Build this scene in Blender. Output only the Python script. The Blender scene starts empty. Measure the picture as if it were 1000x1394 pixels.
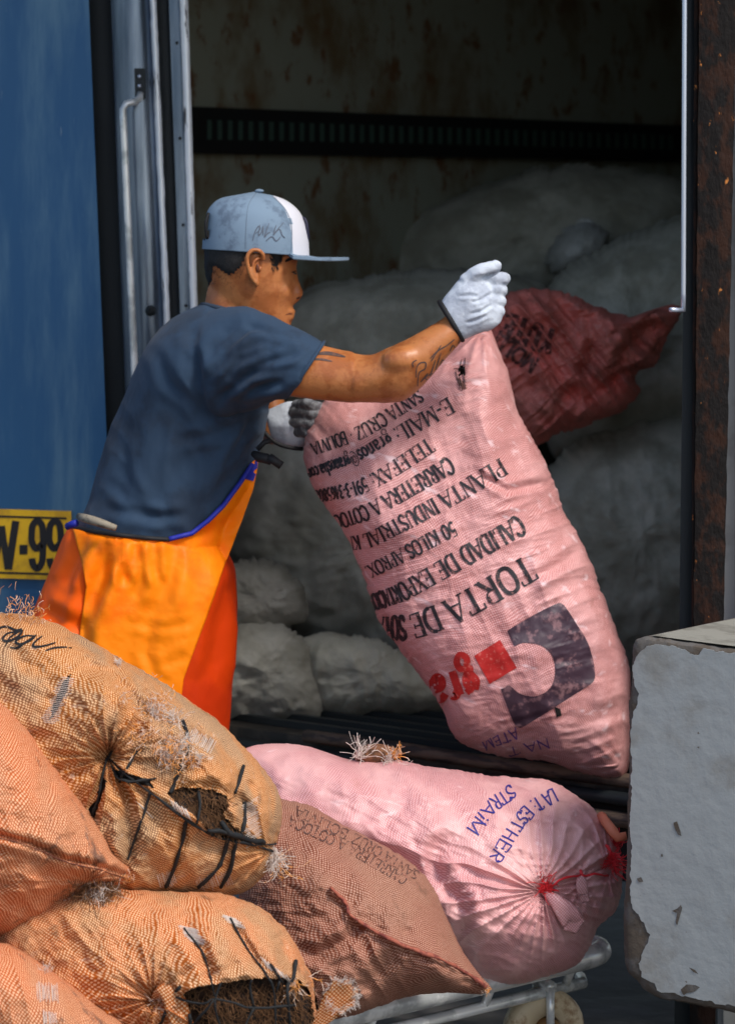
import bpy, bmesh, math, random
import numpy as np
from mathutils import Vector
from mathutils.bvhtree import BVHTree
random.seed(7); RNG = np.random.RandomState(7)
SC = bpy.context.scene; COL = SC.collection
R = math.radians

# ------------------------------------------------------------ camera, sky, sun, exposure
F = 4320.0; CZ = 1.5; HY = 350.0            # focal length in photo pixels, eye height, horizon row
cam = bpy.data.cameras.new('camera'); co = bpy.data.objects.new('camera', cam); COL.objects.link(co)
co.location = (0, 0, CZ); co.rotation_euler = (R(90), 0, 0)
cam.sensor_width = 36; cam.sensor_height = 36; cam.lens = F/1394*36; cam.shift_y = -(697-HY)/1394
cam.clip_end = 200; cam.clip_start = .1
cam.dof.use_dof = True; cam.dof.focus_distance = 5.55; cam.dof.aperture_fstop = 5.0
SC.camera = co
SUN_EL, SUN_AZ = 50, 42                     # degrees above horizon, degrees to the right of the camera's back
w = bpy.data.worlds.new('World'); SC.world = w; w.use_nodes = True
nt = w.node_tree; bg = nt.nodes['Background']
sky = nt.nodes.new('ShaderNodeTexSky'); sky.sky_type = 'NISHITA'; sky.sun_disc = False
sky.sun_elevation = R(SUN_EL); sky.sun_rotation = R(180-SUN_AZ); sky.dust_density = 2.0
nt.links.new(sky.outputs[0], bg.inputs[0]); bg.inputs[1].default_value = .10
sl = bpy.data.lights.new('sun', 'SUN'); sl.energy = 1.5; sl.angle = R(12); sl.color = (1, .95, .88)
so = bpy.data.objects.new('sun', sl); COL.objects.link(so)
sd = Vector((math.sin(R(SUN_AZ))*math.cos(R(SUN_EL)), -math.cos(R(SUN_AZ))*math.cos(R(SUN_EL)), math.sin(R(SUN_EL))))
so.rotation_euler = sd.to_track_quat('Z', 'Y').to_euler()
SC.view_settings.view_transform = 'Standard'; SC.view_settings.look = 'None'
SC.view_settings.exposure = 0.9; SC.view_settings.gamma = 1

# ------------------------------------------------------------ helpers
def P(px, py, d): return np.array([(px-500)/F*d, d, CZ+(HY-py)/F*d])
def PV(px, py, d):
    px, py, d = np.broadcast_arrays(np.asarray(px, float), np.asarray(py, float), np.asarray(d, float))
    return np.stack([(px-500)/F*d, d, CZ+(HY-py)/F*d], -1)
def toPX(v): return 500+F*v[:, 0]/v[:, 1], HY-F*(v[:, 2]-CZ)/v[:, 1]
def empty(name, loc, label, cat, group=None, kind=None):
    o = bpy.data.objects.new(name, None); COL.objects.link(o); o.location = loc
    return tag(o, label, cat, group, kind)
def tag(o, label=None, cat=None, group=None, kind=None):
    if label: o['label'] = label
    if cat: o['category'] = cat
    if group: o['group'] = group
    if kind: o['kind'] = kind
    return o
def mesh_obj(name, verts, faces, m, parent=None, smooth=True, mats=None, mi=None, uv=None):
    me = bpy.data.meshes.new(name); me.from_pydata([tuple(v) for v in verts], [], [tuple(int(i) for i in f) for f in faces])
    if smooth: me.polygons.foreach_set('use_smooth', [True]*len(me.polygons))
    for q in (mats or [m]): me.materials.append(q)
    if mi is not None: me.polygons.foreach_set('material_index', [int(i) for i in mi])
    if uv is not None:
        l = me.uv_layers.new(name='UVMap'); idx = np.empty(len(me.loops), dtype=np.int32); me.loops.foreach_get('vertex_index', idx)
        l.data.foreach_set('uv', np.asarray(uv, dtype=np.float32)[idx].ravel())
    me.update(); o = bpy.data.objects.new(name, me); COL.objects.link(o)
    if parent is not None:
        o.parent = parent; o.matrix_parent_inverse = parent_world(parent).inverted()
    return o
def parent_world(p):
    from mathutils import Matrix
    return Matrix.Translation(p.location) if p.type == 'EMPTY' else Matrix.Identity(4)
def _h(i, j, k, s):
    n = (i.astype(np.int64)*374761393 + j.astype(np.int64)*668265263 + k.astype(np.int64)*2147483647 + s*974634777) & 0xffffffff
    n = ((n ^ (n >> 13))*1274126177) & 0xffffffff
    return ((n ^ (n >> 16)) & 0xffff)/32767.5-1
def noise(x, y, z=0., s=0):
    x, y, z = np.broadcast_arrays(np.asarray(x, float), np.asarray(y, float), np.asarray(z, float))
    i, j, k = np.floor(x), np.floor(y), np.floor(z); a, b, c = x-i, y-j, z-k
    a, b, c = [t*t*t*(t*(t*6-15)+10) for t in (a, b, c)]
    def L(p, q, t): return p+(q-p)*t
    return L(L(L(_h(i, j, k, s), _h(i+1, j, k, s), a), L(_h(i, j+1, k, s), _h(i+1, j+1, k, s), a), b),
             L(L(_h(i, j, k+1, s), _h(i+1, j, k+1, s), a), L(_h(i, j+1, k+1, s), _h(i+1, j+1, k+1, s), a), b), c)
def fbm(x, y, z=0., s=0, o=4):
    r = 0; a = 1.; t = 0
    for q in range(o): r = r+a*noise(x*2**q, y*2**q, z*2**q, s+q); t += a; a *= .5
    return r/t
def ridged(x, y, z=0., s=0, o=3):
    r = 0; a = 1.; t = 0
    for q in range(o): r = r+a*(1-2*np.abs(noise(x*2**q, y*2**q, z*2**q, s+q))); t += a; a *= .5
    return r/t
def catmull(pts, n, closed=False):
    p = np.asarray(pts, float); N = len(p); out = []
    t = np.linspace(0, N if closed else N-1, n, endpoint=not closed)
    for u in t:
        i = min(int(u), N-1 if closed else N-2); f = u-i
        g = (lambda k: p[k % N]) if closed else (lambda k: p[min(max(k, 0), N-1)])
        a, b, c, d = g(i-1), g(i), g(i+1), g(i+2)
        out.append(.5*((2*b)+(c-a)*f+(2*a-5*b+4*c-d)*f*f+(3*b-a-3*c+d)*f**3))
    return np.array(out)
def pdist(px, py, line):
    """distance to a polyline, signed side, and the parameter along it (0..1)"""
    best = np.full(np.shape(px), 1e9); sg = np.zeros(np.shape(px)); tt = np.zeros(np.shape(px)); n = len(line)-1
    for i in range(n):
        (x0, y0), (x1, y1) = line[i], line[i+1]; dx, dy = x1-x0, y1-y0; L = dx*dx+dy*dy+1e-9
        t = np.clip(((px-x0)*dx+(py-y0)*dy)/L, 0, 1); ex, ey = px-x0-t*dx, py-y0-t*dy; dd = np.hypot(ex, ey)
        m = dd < best; best = np.where(m, dd, best); sg = np.where(m, np.sign(dx*ey-dy*ex), sg); tt = np.where(m, (i+t)/n, tt)
    return best, sg, tt
def inpoly(px, py, poly):
    c = np.zeros(np.shape(px), bool); n = len(poly)
    for i in range(n):
        x0, y0 = poly[i]; x1, y1 = poly[(i+1) % n]
        if y0 == y1: continue
        m = ((y0 > py) != (y1 > py)) & (px < (x1-x0)*(py-y0)/(y1-y0)+x0); c ^= m
    return c
class MB:
    def __init__(s): s.v = []; s.f = []
    def add(s, v, f):
        o = len(s.v); s.v += [tuple(float(c) for c in q) for q in v]; s.f += [tuple(int(i)+o for i in g) for g in f]; return s
    def box(s, lo, hi):
        x0, y0, z0 = lo; x1, y1, z1 = hi
        return s.add([(x0,y0,z0),(x1,y0,z0),(x1,y1,z0),(x0,y1,z0),(x0,y0,z1),(x1,y0,z1),(x1,y1,z1),(x0,y1,z1)],
                     [(0,3,2,1),(4,5,6,7),(0,1,5,4),(1,2,6,5),(2,3,7,6),(3,0,4,7)])
    def prism(s, xy, z0, z1):
        n = len(xy)
        return s.add([(x, y, z0) for x, y in xy]+[(x, y, z1) for x, y in xy],
                     [tuple(range(n))[::-1], tuple(range(n, 2*n))]+[(i, (i+1) % n, n+(i+1) % n, n+i) for i in range(n)])
    def slab(s, quad, d, th, dd=None):
        """px quad at depth d (list or number), extruded th metres away from the camera"""
        ds = d if isinstance(d, (list, tuple)) else [d]*len(quad); n = len(quad)
        a = [P(x, y, e) for (x, y), e in zip(quad, ds)]; b = [q+np.array([0, th, 0]) for q in a]
        return s.add(a+b, [tuple(range(n))[::-1], tuple(range(n, 2*n))]+[(i, (i+1) % n, n+(i+1) % n, n+i) for i in range(n)])
    def tube(s, pts, r, k=8, cap=True):
        pts = [np.asarray(p, float) for p in pts]; n = len(pts); rs = r if hasattr(r, '__len__') else [r]*n
        T = [pts[min(i+1, n-1)]-pts[max(i-1, 0)] for i in range(n)]; T = [t/(np.linalg.norm(t)+1e-12) for t in T]
        u = np.cross(T[0], [0.31, .22, .92]); u /= np.linalg.norm(u)+1e-12; V = []
        for i in range(n):
            u = u-T[i]*np.dot(u, T[i]); u /= np.linalg.norm(u)+1e-12; w_ = np.cross(T[i], u)
            for j in range(k):
                a = 2*math.pi*j/k; V.append(pts[i]+rs[i]*(math.cos(a)*u+math.sin(a)*w_))
        Fc = [(i*k+j, i*k+(j+1) % k, (i+1)*k+(j+1) % k, (i+1)*k+j) for i in range(n-1) for j in range(k)]
        if cap: Fc += [tuple(range(k))[::-1], tuple((n-1)*k+j for j in range(k))]
        return s.add(V, Fc)
    def loft(s, st, n=40, k=28, p=2.0, round_ends=False):
        """stations (x1,y1,x2,y2,d,h): ring between two pixel points at depth d with half depth h"""
        q = catmull(st, n); V = []
        for i, (x1, y1, x2, y2, d, h) in enumerate(q):
            a = P(x1, y1, d); b = P(x2, y2, d); c = (a+b)/2; e = (b-a)/2; sc = 1.
            for j in range(k):
                t = 2*math.pi*j/k; ct, st_ = math.cos(t), math.sin(t)
                cx = math.copysign(abs(ct)**(2/p), ct); sy = math.copysign(abs(st_)**(2/p), st_)
                V.append(c+e*cx*sc+np.array([0, -h*sy*sc, 0]))
        m = len(q)
        Fc = [(i*k+j, i*k+(j+1) % k, (i+1)*k+(j+1) % k, (i+1)*k+j) for i in range(m-1) for j in range(k)]
        c0 = np.mean(V[:k], 0); c1 = np.mean(V[-k:], 0); V += [c0, c1]
        Fc += [(m*k, (j+1) % k, j) for j in range(k)]+[(m*k+1, (m-1)*k+j, (m-1)*k+(j+1) % k) for j in range(k)]
        return s.add(V, Fc)
    def ball(s, c, r, nu=14, nv=10):
        r = r if hasattr(r, '__len__') else (r, r, r); V = []
        for i in range(nv+1):
            for j in range(nu):
                a = math.pi*i/nv; b = 2*math.pi*j/nu
                V.append((c[0]+r[0]*math.sin(a)*math.cos(b), c[1]+r[1]*math.sin(a)*math.sin(b), c[2]+r[2]*math.cos(a)))
        return s.add(V, [(i*nu+j, i*nu+(j+1) % nu, (i+1)*nu+(j+1) % nu, (i+1)*nu+j) for i in range(nv) for j in range(nu)])
    def build(s, name, m, parent=None, smooth=True, **k): return mesh_obj(name, s.v, s.f, m, parent, smooth, **k)
def remesh(mb, voxel, smooth=4, fac=.5):
    """fuse closed pieces into one continuous surface; returns vertex and face arrays with normals"""
    me = bpy.data.meshes.new('t'); me.from_pydata(mb.v, [], mb.f)
    bm = bmesh.new(); bm.from_mesh(me); bmesh.ops.remove_doubles(bm, verts=bm.verts, dist=1e-5); bmesh.ops.recalc_face_normals(bm, faces=bm.faces); bm.to_mesh(me); bm.free()
    o = bpy.data.objects.new('t', me); COL.objects.link(o)
    a = o.modifiers.new('r', 'REMESH'); a.mode = 'VOXEL'; a.voxel_size = voxel
    b = o.modifiers.new('s', 'SMOOTH'); b.iterations = smooth; b.factor = fac
    dg = bpy.context.evaluated_depsgraph_get(); ev = o.evaluated_get(dg); m2 = bpy.data.meshes.new_from_object(ev)
    V = np.empty(len(m2.vertices)*3); m2.vertices.foreach_get('co', V); V = V.reshape(-1, 3)
    N = np.empty(len(m2.vertices)*3); m2.vertices.foreach_get('normal', N); N = N.reshape(-1, 3)
    Fc = [tuple(p.vertices) for p in m2.polygons]
    bpy.data.objects.remove(o); bpy.data.meshes.remove(me); bpy.data.meshes.remove(m2)
    return V, Fc, N
def bvh(o):
    me = o.data; return BVHTree.FromPolygons([v.co[:] for v in me.vertices], [p.vertices[:] for p in me.polygons])
CAMP = Vector((0, 0, CZ))
def cast(tree, px, py, lift=.0015, dflt=None):
    dr = Vector(P(px, py, 1.0))-CAMP; dr.normalize()
    loc, nrm, i, d = tree.ray_cast(CAMP, dr)
    if loc is None: return None
    if nrm.dot(dr) > 0: nrm = -nrm
    return loc+nrm*lift*.4-dr*lift*.6
def castline(tree, pts, lift, step=6):
    out = []
    for i in range(len(pts)-1):
        (x0, y0), (x1, y1) = pts[i], pts[i+1]; n = max(1, int(math.hypot(x1-x0, y1-y0)/step))
        for k in range(n+(i == len(pts)-2)):
            q = cast(tree, x0+(x1-x0)*k/n, y0+(y1-y0)*k/n, lift)
            if q is not None: out.append(np.array(q))
    return out
def poly_mesh(poly, maxlen=7):
    bm = bmesh.new(); vs = [bm.verts.new((x, y, 0)) for x, y in poly]
    bm.faces.new(vs); bm.normal_update(); bmesh.ops.triangulate(bm, faces=bm.faces[:])
    for _ in range(9):
        es = [e for e in bm.edges if e.calc_length() > maxlen]
        if not es: break
        bmesh.ops.subdivide_edges(bm, edges=es, cuts=1); bmesh.ops.triangulate(bm, faces=bm.faces[:])
    bm.verts.ensure_lookup_table(); bm.verts.index_update()
    V = [(v.co.x, v.co.y) for v in bm.verts]; Fc = [tuple(v.index for v in f.verts) for f in bm.faces]; bm.free(); return V, Fc
def decal(name, items, tree, m, parent, lift=.0015, maxjump=.05):
    """items: list of (2D verts, faces) in photo pixels, laid onto the surface"""
    mb = MB()
    for qi, (V, Fc) in enumerate(items):
        pts = [cast(tree, x, y, lift+.00004*(qi % 9)) for x, y in V]
        ok = [f for f in Fc if all(pts[i] is not None for i in f) and max(pts[i].y for i in f)-min(pts[i].y for i in f) < maxjump]
        if ok: mb.add([p if p is not None else (0, 0, 0) for p in pts], ok)
    used = sorted({i for f in mb.f for i in f}); rm = {a: b for b, a in enumerate(used)}
    mb.v = [mb.v[i] for i in used]; mb.f = [tuple(rm[i] for i in f) for f in mb.f]
    return mb.build(name, m, parent)
def ribbon(pts, wd, taper=0):
    pts = np.asarray(pts, float); n = len(pts); V = []
    for i in range(n):
        t = pts[min(i+1, n-1)]-pts[max(i-1, 0)]; t = t/(np.hypot(*t)+1e-9); nn = np.array([-t[1], t[0]])
        ww = wd/2*(1-taper*abs(2*i/(n-1)-1)**2 if n > 1 else 1); V += [tuple(pts[i]+nn*ww), tuple(pts[i]-nn*ww)]
    return V, [(2*i, 2*i+1, 2*i+3, 2*i+2) for i in range(n-1)]
def fine(pts, step=3, curve=False):
    pts = np.asarray(pts, float)
    if curve and len(pts) > 2:
        L = sum(np.hypot(*(pts[i+1]-pts[i])) for i in range(len(pts)-1)); return catmull(pts, max(6, int(L/step)))
    out = []
    for i in range(len(pts)-1):
        n = max(1, int(np.hypot(*(pts[i+1]-pts[i]))/step))
        for k in range(n): out.append(pts[i]+(pts[i+1]-pts[i])*k/n)
    return np.array(out+[pts[-1]])

# ------------------------------------------------------------ materials
def nodes(name):
    m = bpy.data.materials.new(name); m.use_nodes = True; t = m.node_tree; return m, t, t.nodes['Principled BSDF']
def math_(t, op, a, b=None, c=None):
    n = t.nodes.new('ShaderNodeMath'); n.operation = op
    for i, v in enumerate((a, b, c)):
        if v is None: continue
        if isinstance(v, (int, float)): n.inputs[i].default_value = v
        else: t.links.new(v, n.inputs[i])
    return n.outputs[0]
def mixc(t, f, a, b):
    n = t.nodes.new('ShaderNodeMix'); n.data_type = 'RGBA'
    for s_, v in ((n.inputs[0], f), (n.inputs[6], a), (n.inputs[7], b)):
        if isinstance(v, (int, float)): s_.default_value = v
        elif isinstance(v, tuple): s_.default_value = (*v, 1)
        else: t.links.new(v, s_)
    return n.outputs[2]
def noise_(t, vec, scale, detail=4, rough=.55, dist=0):
    n = t.nodes.new('ShaderNodeTexNoise'); n.inputs['Scale'].default_value = scale; n.inputs['Detail'].default_value = detail
    n.inputs['Roughness'].default_value = rough; n.inputs['Distortion'].default_value = dist; t.links.new(vec, n.inputs['Vector']); return n.outputs[0]
def ramp(t, v, lo, hi):
    n = t.nodes.new('ShaderNodeMapRange'); n.interpolation_type = 'SMOOTHSTEP'; n.inputs[1].default_value = lo; n.inputs[2].default_value = hi
    t.links.new(v, n.inputs[0]); return n.outputs[0]
def vscale(t, vec, s):
    n = t.nodes.new('ShaderNodeMapping'); n.inputs['Scale'].default_value = s; t.links.new(vec, n.inputs[0]); return n.outputs[0]
def bump_(t, bs, h, strength, dist):
    n = t.nodes.new('ShaderNodeBump'); n.inputs['Strength'].default_value = strength; n.inputs['Distance'].default_value = dist
    t.links.new(h, n.inputs['Height']); t.links.new(n.outputs[0], bs.inputs['Normal'])
def mat(name, col, rough=.6, metal=0, col2=None, scale=8, lo=.45, hi=.6, stretch=(1, 1, 1), bump=0, bscale=60, col3=None, s3=25, l3=.58, h3=.66, spec=.4, r2=None, sheen=0):
    m, t, b = nodes(name); tc = t.nodes.new('ShaderNodeTexCoord').outputs['Object']; v = vscale(t, tc, stretch)
    b.inputs['Roughness'].default_value = rough; b.inputs['Metallic'].default_value = metal; b.inputs['Specular IOR Level'].default_value = spec
    c = col
    if col2:
        f = ramp(t, noise_(t, v, scale, 6, .62), lo, hi); c = mixc(t, f, col, col2)
        if r2 is not None: t.links.new(math_(t, 'MULTIPLY_ADD', f, r2-rough, rough), b.inputs['Roughness'])
    if col3:
        f3 = ramp(t, noise_(t, v, s3, 5, .6), l3, h3); c = mixc(t, f3, c if not isinstance(c, tuple) else c, col3)
        if metal: t.links.new(math_(t, 'MULTIPLY_ADD', f3, -metal, metal), b.inputs['Metallic'])
    if isinstance(c, tuple): b.inputs['Base Color'].default_value = (*c, 1)
    else: t.links.new(c, b.inputs['Base Color'])
    if bump: bump_(t, b, noise_(t, v, bscale, 5), .6, bump)
    if sheen: b.inputs['Sheen Weight'].default_value = sheen
    return m
def weave(name, ca, cb, period, con=(-.1, .35), stain=(.12, .08, .05), sl_=.56, sh=.72, tint=None, rough=.62, amt=.8, ts=7, bd=.0006, white=None, sub=0, wl=.6, gloss=.18):
    """woven plastic cloth: dots of the gap colour cb between threads of ca, in the sack's own UV"""
    m, t, b = nodes(name); uv = t.nodes.new('ShaderNodeUVMap').outputs[0]
    wn = t.nodes.new('ShaderNodeTexNoise'); wn.inputs['Scale'].default_value = 9; wn.inputs['Detail'].default_value = 2; t.links.new(uv, wn.inputs['Vector'])
    va = t.nodes.new('ShaderNodeVectorMath'); va.operation = 'MULTIPLY_ADD'; t.links.new(wn.outputs['Color'], va.inputs[0])
    va.inputs[1].default_value = (.035, .035, 0); t.links.new(uv, va.inputs[2])
    sp = t.nodes.new('ShaderNodeSeparateXYZ'); t.links.new(va.outputs[0], sp.inputs[0]); k = 2*math.pi/period
    su = math_(t, 'SINE', math_(t, 'MULTIPLY', sp.outputs[0], k)); sv = math_(t, 'SINE', math_(t, 'MULTIPLY', sp.outputs[1], k))
    pr = math_(t, 'MULTIPLY', su, sv); jn = noise_(t, uv, 260, 2); pr2 = math_(t, 'ADD', pr, math_(t, 'MULTIPLY', math_(t, 'SUBTRACT', jn, .5), 1.2))
    f = math_(t, 'MULTIPLY', ramp(t, pr2, *con), amt); c0 = ca
    if tint: c0 = mixc(t, ramp(t, noise_(t, uv, ts, 4), .42, .6), ca, tint)
    c = mixc(t, f, c0, cb)
    if white:
        c = mixc(t, math_(t, 'MULTIPLY', ramp(t, noise_(t, vscale(t, uv, (1, 2.2, 1)), 16, 5), wl, wl+.12), .7), c, white)
    st = ramp(t, noise_(t, uv, 11, 7, .7), sl_, sh); sp2 = ramp(t, noise_(t, uv, 70, 3, .5), .72, .76)
    c = mixc(t, math_(t, 'MULTIPLY', st, .75), c, stain); c = mixc(t, math_(t, 'MULTIPLY', sp2, .8), c, stain)
    t.links.new(c, b.inputs['Base Color']); b.inputs['Roughness'].default_value = rough; b.inputs['Specular IOR Level'].default_value = gloss
    h = math_(t, 'ADD', math_(t, 'MULTIPLY', pr, .35), math_(t, 'MULTIPLY', noise_(t, uv, 55, 6, .65), 4))
    bump_(t, b, h, .8, bd); b.inputs['Subsurface Weight'].default_value = sub
    if sub: b.inputs['Subsurface Radius'].default_value = (.02, .008, .005)
    return m
M = {}
M['orange'] = weave('orange_mesh_cloth', (.44, .10, .010), (.84, .54, .32), .0066, con=(.08, .42), amt=.95, tint=(.30, .11, .03), stain=(.10, .055, .03), white=(.62, .50, .38), wl=.66)
M['tan'] = weave('tan_mesh_cloth', (.38, .11, .012), (.80, .50, .27), .0064, con=(.06, .4), amt=.95, tint=(.22, .11, .055), stain=(.09, .05, .03), white=(.6, .5, .42), wl=.63)
M['salmon'] = weave('salmon_mesh_cloth', (.44, .09, .014), (.82, .47, .28), .0068, con=(.06, .4), amt=.95, tint=(.36, .10, .03), stain=(.08, .055, .045), sl_=.55, sh=.66)
M['brownpink'] = weave('brown_pink_cloth', (.22, .065, .034), (.60, .36, .27), .0060, con=(.05, .4), tint=(.24, .09, .05), stain=(.16, .08, .05), bd=.0008)
M['pink'] = weave('pink_woven_cloth', (.48, .17, .16), (.82, .49, .47), .0058, con=(-.1, .4), amt=.75, tint=(.61, .27, .26), stain=(.32, .11, .08), sl_=.56, sh=.8, rough=.42, white=(.88, .66, .68), wl=.58, gloss=.4)
M['pinklie'] = weave('pale_pink_woven_cloth', (.58, .23, .23), (.88, .56, .56), .0054, con=(-.1, .4), amt=.7, tint=(.74, .37, .35), stain=(.40, .16, .11), sl_=.58, sh=.8, rough=.36, white=(.90, .68, .68), wl=.63, gloss=.5)
M['darkred'] = weave('dark_red_woven_cloth', (.74, .17, .13), (.85, .42, .36), .0054, amt=.5, tint=(.60, .15, .11), stain=(.26, .09, .06), sl_=.5, sh=.7)
M['ink'] = mat('black_print', (.02, .018, .022), .6, col2=(.22, .10, .09), scale=120, lo=.56, hi=.66)
M['logo'] = mat('brown_print', (.055, .03, .045), .5, col2=(.26, .14, .15), scale=50, lo=.5, hi=.68, stretch=(1, 1, 1))
M['red'] = mat('red_print', (.45, .015, .012), .6, col2=(.55, .1, .08), scale=140, lo=.55, hi=.66)
M['pen'] = mat('blue_pen', (.03, .025, .22), .6)
M['marker'] = mat('black_marker', (.01, .01, .01), .6)
M['cord'] = mat('black_cord', (.010, .011, .012), .75, bump=.001, bscale=300)
M['husk'] = mat('brown_husk', (.035, .016, .008), .95, col2=(.010, .006, .004), scale=70, bump=.006, bscale=120)
M['fibre'] = mat('brown_fibre', (.16, .075, .03), .8)
M['thread'] = mat('orange_thread', (.75, .30, .06), .6, col2=(.8, .62, .5), scale=60)
M['white_thread'] = mat('white_thread', (.72, .62, .55), .5)
M['red_thread'] = mat('red_string', (.75, .03, .04), .5)
M['dark'] = mat('dark_inside', (.01, .008, .007), .9)
M['skin'] = mat('tan_skin', (.50, .185, .06), .38, col2=(.38, .12, .035), scale=22, bump=.0010, bscale=190, spec=.45, col3=(.27, .08, .03), s3=60, l3=.6, h3=.8)
M['skin'].node_tree.nodes['Principled BSDF'].inputs['Subsurface Weight'].default_value = .12
M['skin'].node_tree.nodes['Principled BSDF'].inputs['Subsurface Radius'].default_value = (.02, .006, .003)
M['hair'] = mat('black_hair', (.010, .009, .009), .6, bump=.003, bscale=400)
M['shirt'] = mat('navy_jersey', (.020, .046, .088), .85, col2=(.014, .030, .058), scale=9, bump=.0008, bscale=500, sheen=.05)
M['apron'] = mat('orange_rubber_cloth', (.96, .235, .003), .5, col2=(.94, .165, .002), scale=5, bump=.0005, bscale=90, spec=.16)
M['apron_shaded'] = mat('shaded_orange_cloth', (.93, .115, .003), .5, col2=(.90, .085, .002), spec=.15, scale=5, bump=.0005, bscale=80)  # same apron cloth, its shaded left side put into the colour
M['apron_deep_shade'] = mat('deep_shaded_orange_cloth', (.62, .045, .003), .5, spec=.15, col2=(.55, .035, .004), scale=5, bump=.001, bscale=40)  # same apron cloth again, deep shade of the far flap painted in
M['blue'] = mat('blue_piping', (.012, .02, .30), .6)
M['black'] = mat('black_binding', (.010, .010, .012), .7)
M['cap'] = mat('grey_blue_cotton', (.19, .27, .36), .85, col2=(.11, .155, .22), scale=22, lo=.5, hi=.68, bump=.0006, bscale=500)
M['capwhite'] = mat('white_cotton', (.66, .66, .72), .85, bump=.0006, bscale=500)
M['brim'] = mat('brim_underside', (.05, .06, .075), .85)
M['glove'] = mat('white_leather', (.58, .63, .71), .8, col2=(.42, .46, .54), scale=26, bump=.0016, bscale=160, col3=(.30, .29, .30), s3=30, l3=.62, h3=.8)
M['dirty'] = mat('grimy_glove', (.10, .10, .11), .55, col2=(.25, .26, .28), scale=60, bump=.001, bscale=150)
M['door'] = mat('blue_painted_steel', (.018, .095, .225), .36, .35, col2=(.08, .18, .29), scale=2.6, lo=.38, hi=.66, stretch=(5, 5, .7), col3=(.20, .28, .36), s3=14, l3=.68, h3=.8, bump=.0006, bscale=9, spec=.5)
M['steel'] = mat('worn_steel', (.10, .135, .19), .27, .8, col2=(.30, .36, .45), scale=3, lo=.4, hi=.75, stretch=(6, 6, .5), col3=(.06, .05, .045), s3=10, l3=.66, h3=.74, bump=.0008, bscale=20)
M['alu'] = mat('aluminium_trim', (.93, .95, .98), .3, .25, col3=(.08, .075, .08), s3=9, l3=.60, h3=.66, stretch=(9, 9, 1.2), bump=.001, bscale=60)
M['rubber'] = mat('black_rubber', (.012, .016, .018), .6, bump=.001, bscale=60)
M['chrome'] = mat('chrome', (.50, .55, .66), .25, .6)
M['galv'] = mat('galvanised_tube', (.88, .89, .88), .27, .35, col2=(.5, .52, .52), scale=15, col3=(.10, .07, .05), s3=30, l3=.66, h3=.74)
M['wall'] = mat('grimy_grey_wall', (.27, .28, .215), .85, col2=(.17, .12, .06), scale=2.6, lo=.48, hi=.66, col3=(.16, .08, .035), s3=13, l3=.54, h3=.68, stretch=(1.6, 1.6, 1), bump=.003, bscale=12)
M['blackrail'] = mat('black_rail', (.006, .006, .006), .7)
M['vent'] = mat('dull_green_slot', (.045, .085, .066), .6)
M['floor'] = mat('dark_metal_floor', (.035, .033, .030), .5, .3, col2=(.09, .075, .06), scale=9, bump=.004, bscale=30)
M['wood'] = mat('worn_wood', (.16, .11, .075), .6, col2=(.05, .035, .03), scale=10, stretch=(1, 1, 6), bump=.002, bscale=40)
M['rust'] = mat('rusty_steel', (.026, .009, .004), .65, 0, spec=.2, col2=(.005, .0035, .003), scale=32, lo=.40, hi=.54, col3=(.50, .18, .04), s3=60, l3=.655, h3=.72, stretch=(1, 1, .5), bump=.006, bscale=90)
M['paint'] = mat('chipped_white_paint', (.31, .33, .33), .6, col2=(.22, .21, .185), scale=7, lo=.46, hi=.74, col3=(.13, .105, .08), s3=75, l3=.71, h3=.74, bump=.003, bscale=35)
M['concrete'] = mat('grey_concrete', (.085, .067, .05), .9, col2=(.11, .10, .09), scale=25, bump=.004, bscale=60)
M['yellow'] = mat('yellow_plate', (.72, .42, .008), .45, col2=(.52, .29, .012), scale=14, col3=(.2, .13, .03), s3=30, l3=.66, h3=.75)
M['ground'] = mat('wet_dirty_ground', (.055, .050, .046), .6, col2=(.10, .095, .09), scale=4, bump=.01, bscale=8, r2=.7)
M['cream'] = mat('cream_wheel', (.62, .50, .33), .45, col2=(.35, .22, .12), scale=30)
M['brass'] = mat('greasy_hub', (.30, .16, .06), .4, .5)
M['palewall'] = mat('pale_plaster', (.42, .43, .42), .8, col2=(.3, .3, .29), scale=6)
M['coat'] = mat('grey_dusty_cloth', (.48, .47, .39), .9, col2=(.31, .30, .235), scale=7, lo=.4, hi=.65, bump=.003, bscale=40)
M['coat2'] = mat('shade_darkened_dusty_cloth', (.32, .315, .28), .9, col2=(.22, .215, .18), scale=7, lo=.4, hi=.65, bump=.003, bscale=40)  # colour darkened to stand in for shade the roof does not cast there

# ------------------------------------------------------------ ground and surroundings
g = MB().box((-30, -12, -.3), (30, 30, 0)).build('ground', M['ground'], smooth=False); tag(g, 'dark damp ground under the cart and the truck', 'ground', kind='structure')

# ------------------------------------------------------------ truck
truck = empty('box_truck', (0, 7.4, 0), 'blue steel box truck with its cargo door open and grimy grey walls inside', 'truck')
FZ = .495
def lx(px, d): return (px-500)/F*d
mb = MB().prism([(-.9, 7.34), (-.131, 6.66), (.493, 6.09), (.80, 5.95+.02), (2.2, 9.4), (1.6, 9.7), (-.75, 7.45)], FZ-.05, FZ)
mb.build('cargo_floor', M['floor'], truck, False)
mb = MB()
ea = np.array([-.131, 6.64]); eb = np.array([.62, 5.955]); ed = (eb-ea)/np.linalg.norm(eb-ea); en = np.array([ed[1], -ed[0]]); en = -en if en[1] < 0 else en
for k in range(14):                          # ribs of the floor, running along the opening
    o_ = en*(.07+.075*k); a = ea-ed*.35+o_; b_ = eb+ed*.3+o_
    wv = en*.016; mb.prism([tuple(a), tuple(b_), tuple(b_+wv), tuple(a+wv)], FZ+.001, FZ+.016)
mb.build('floor_rib', M['rubber'], truck, False)
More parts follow.
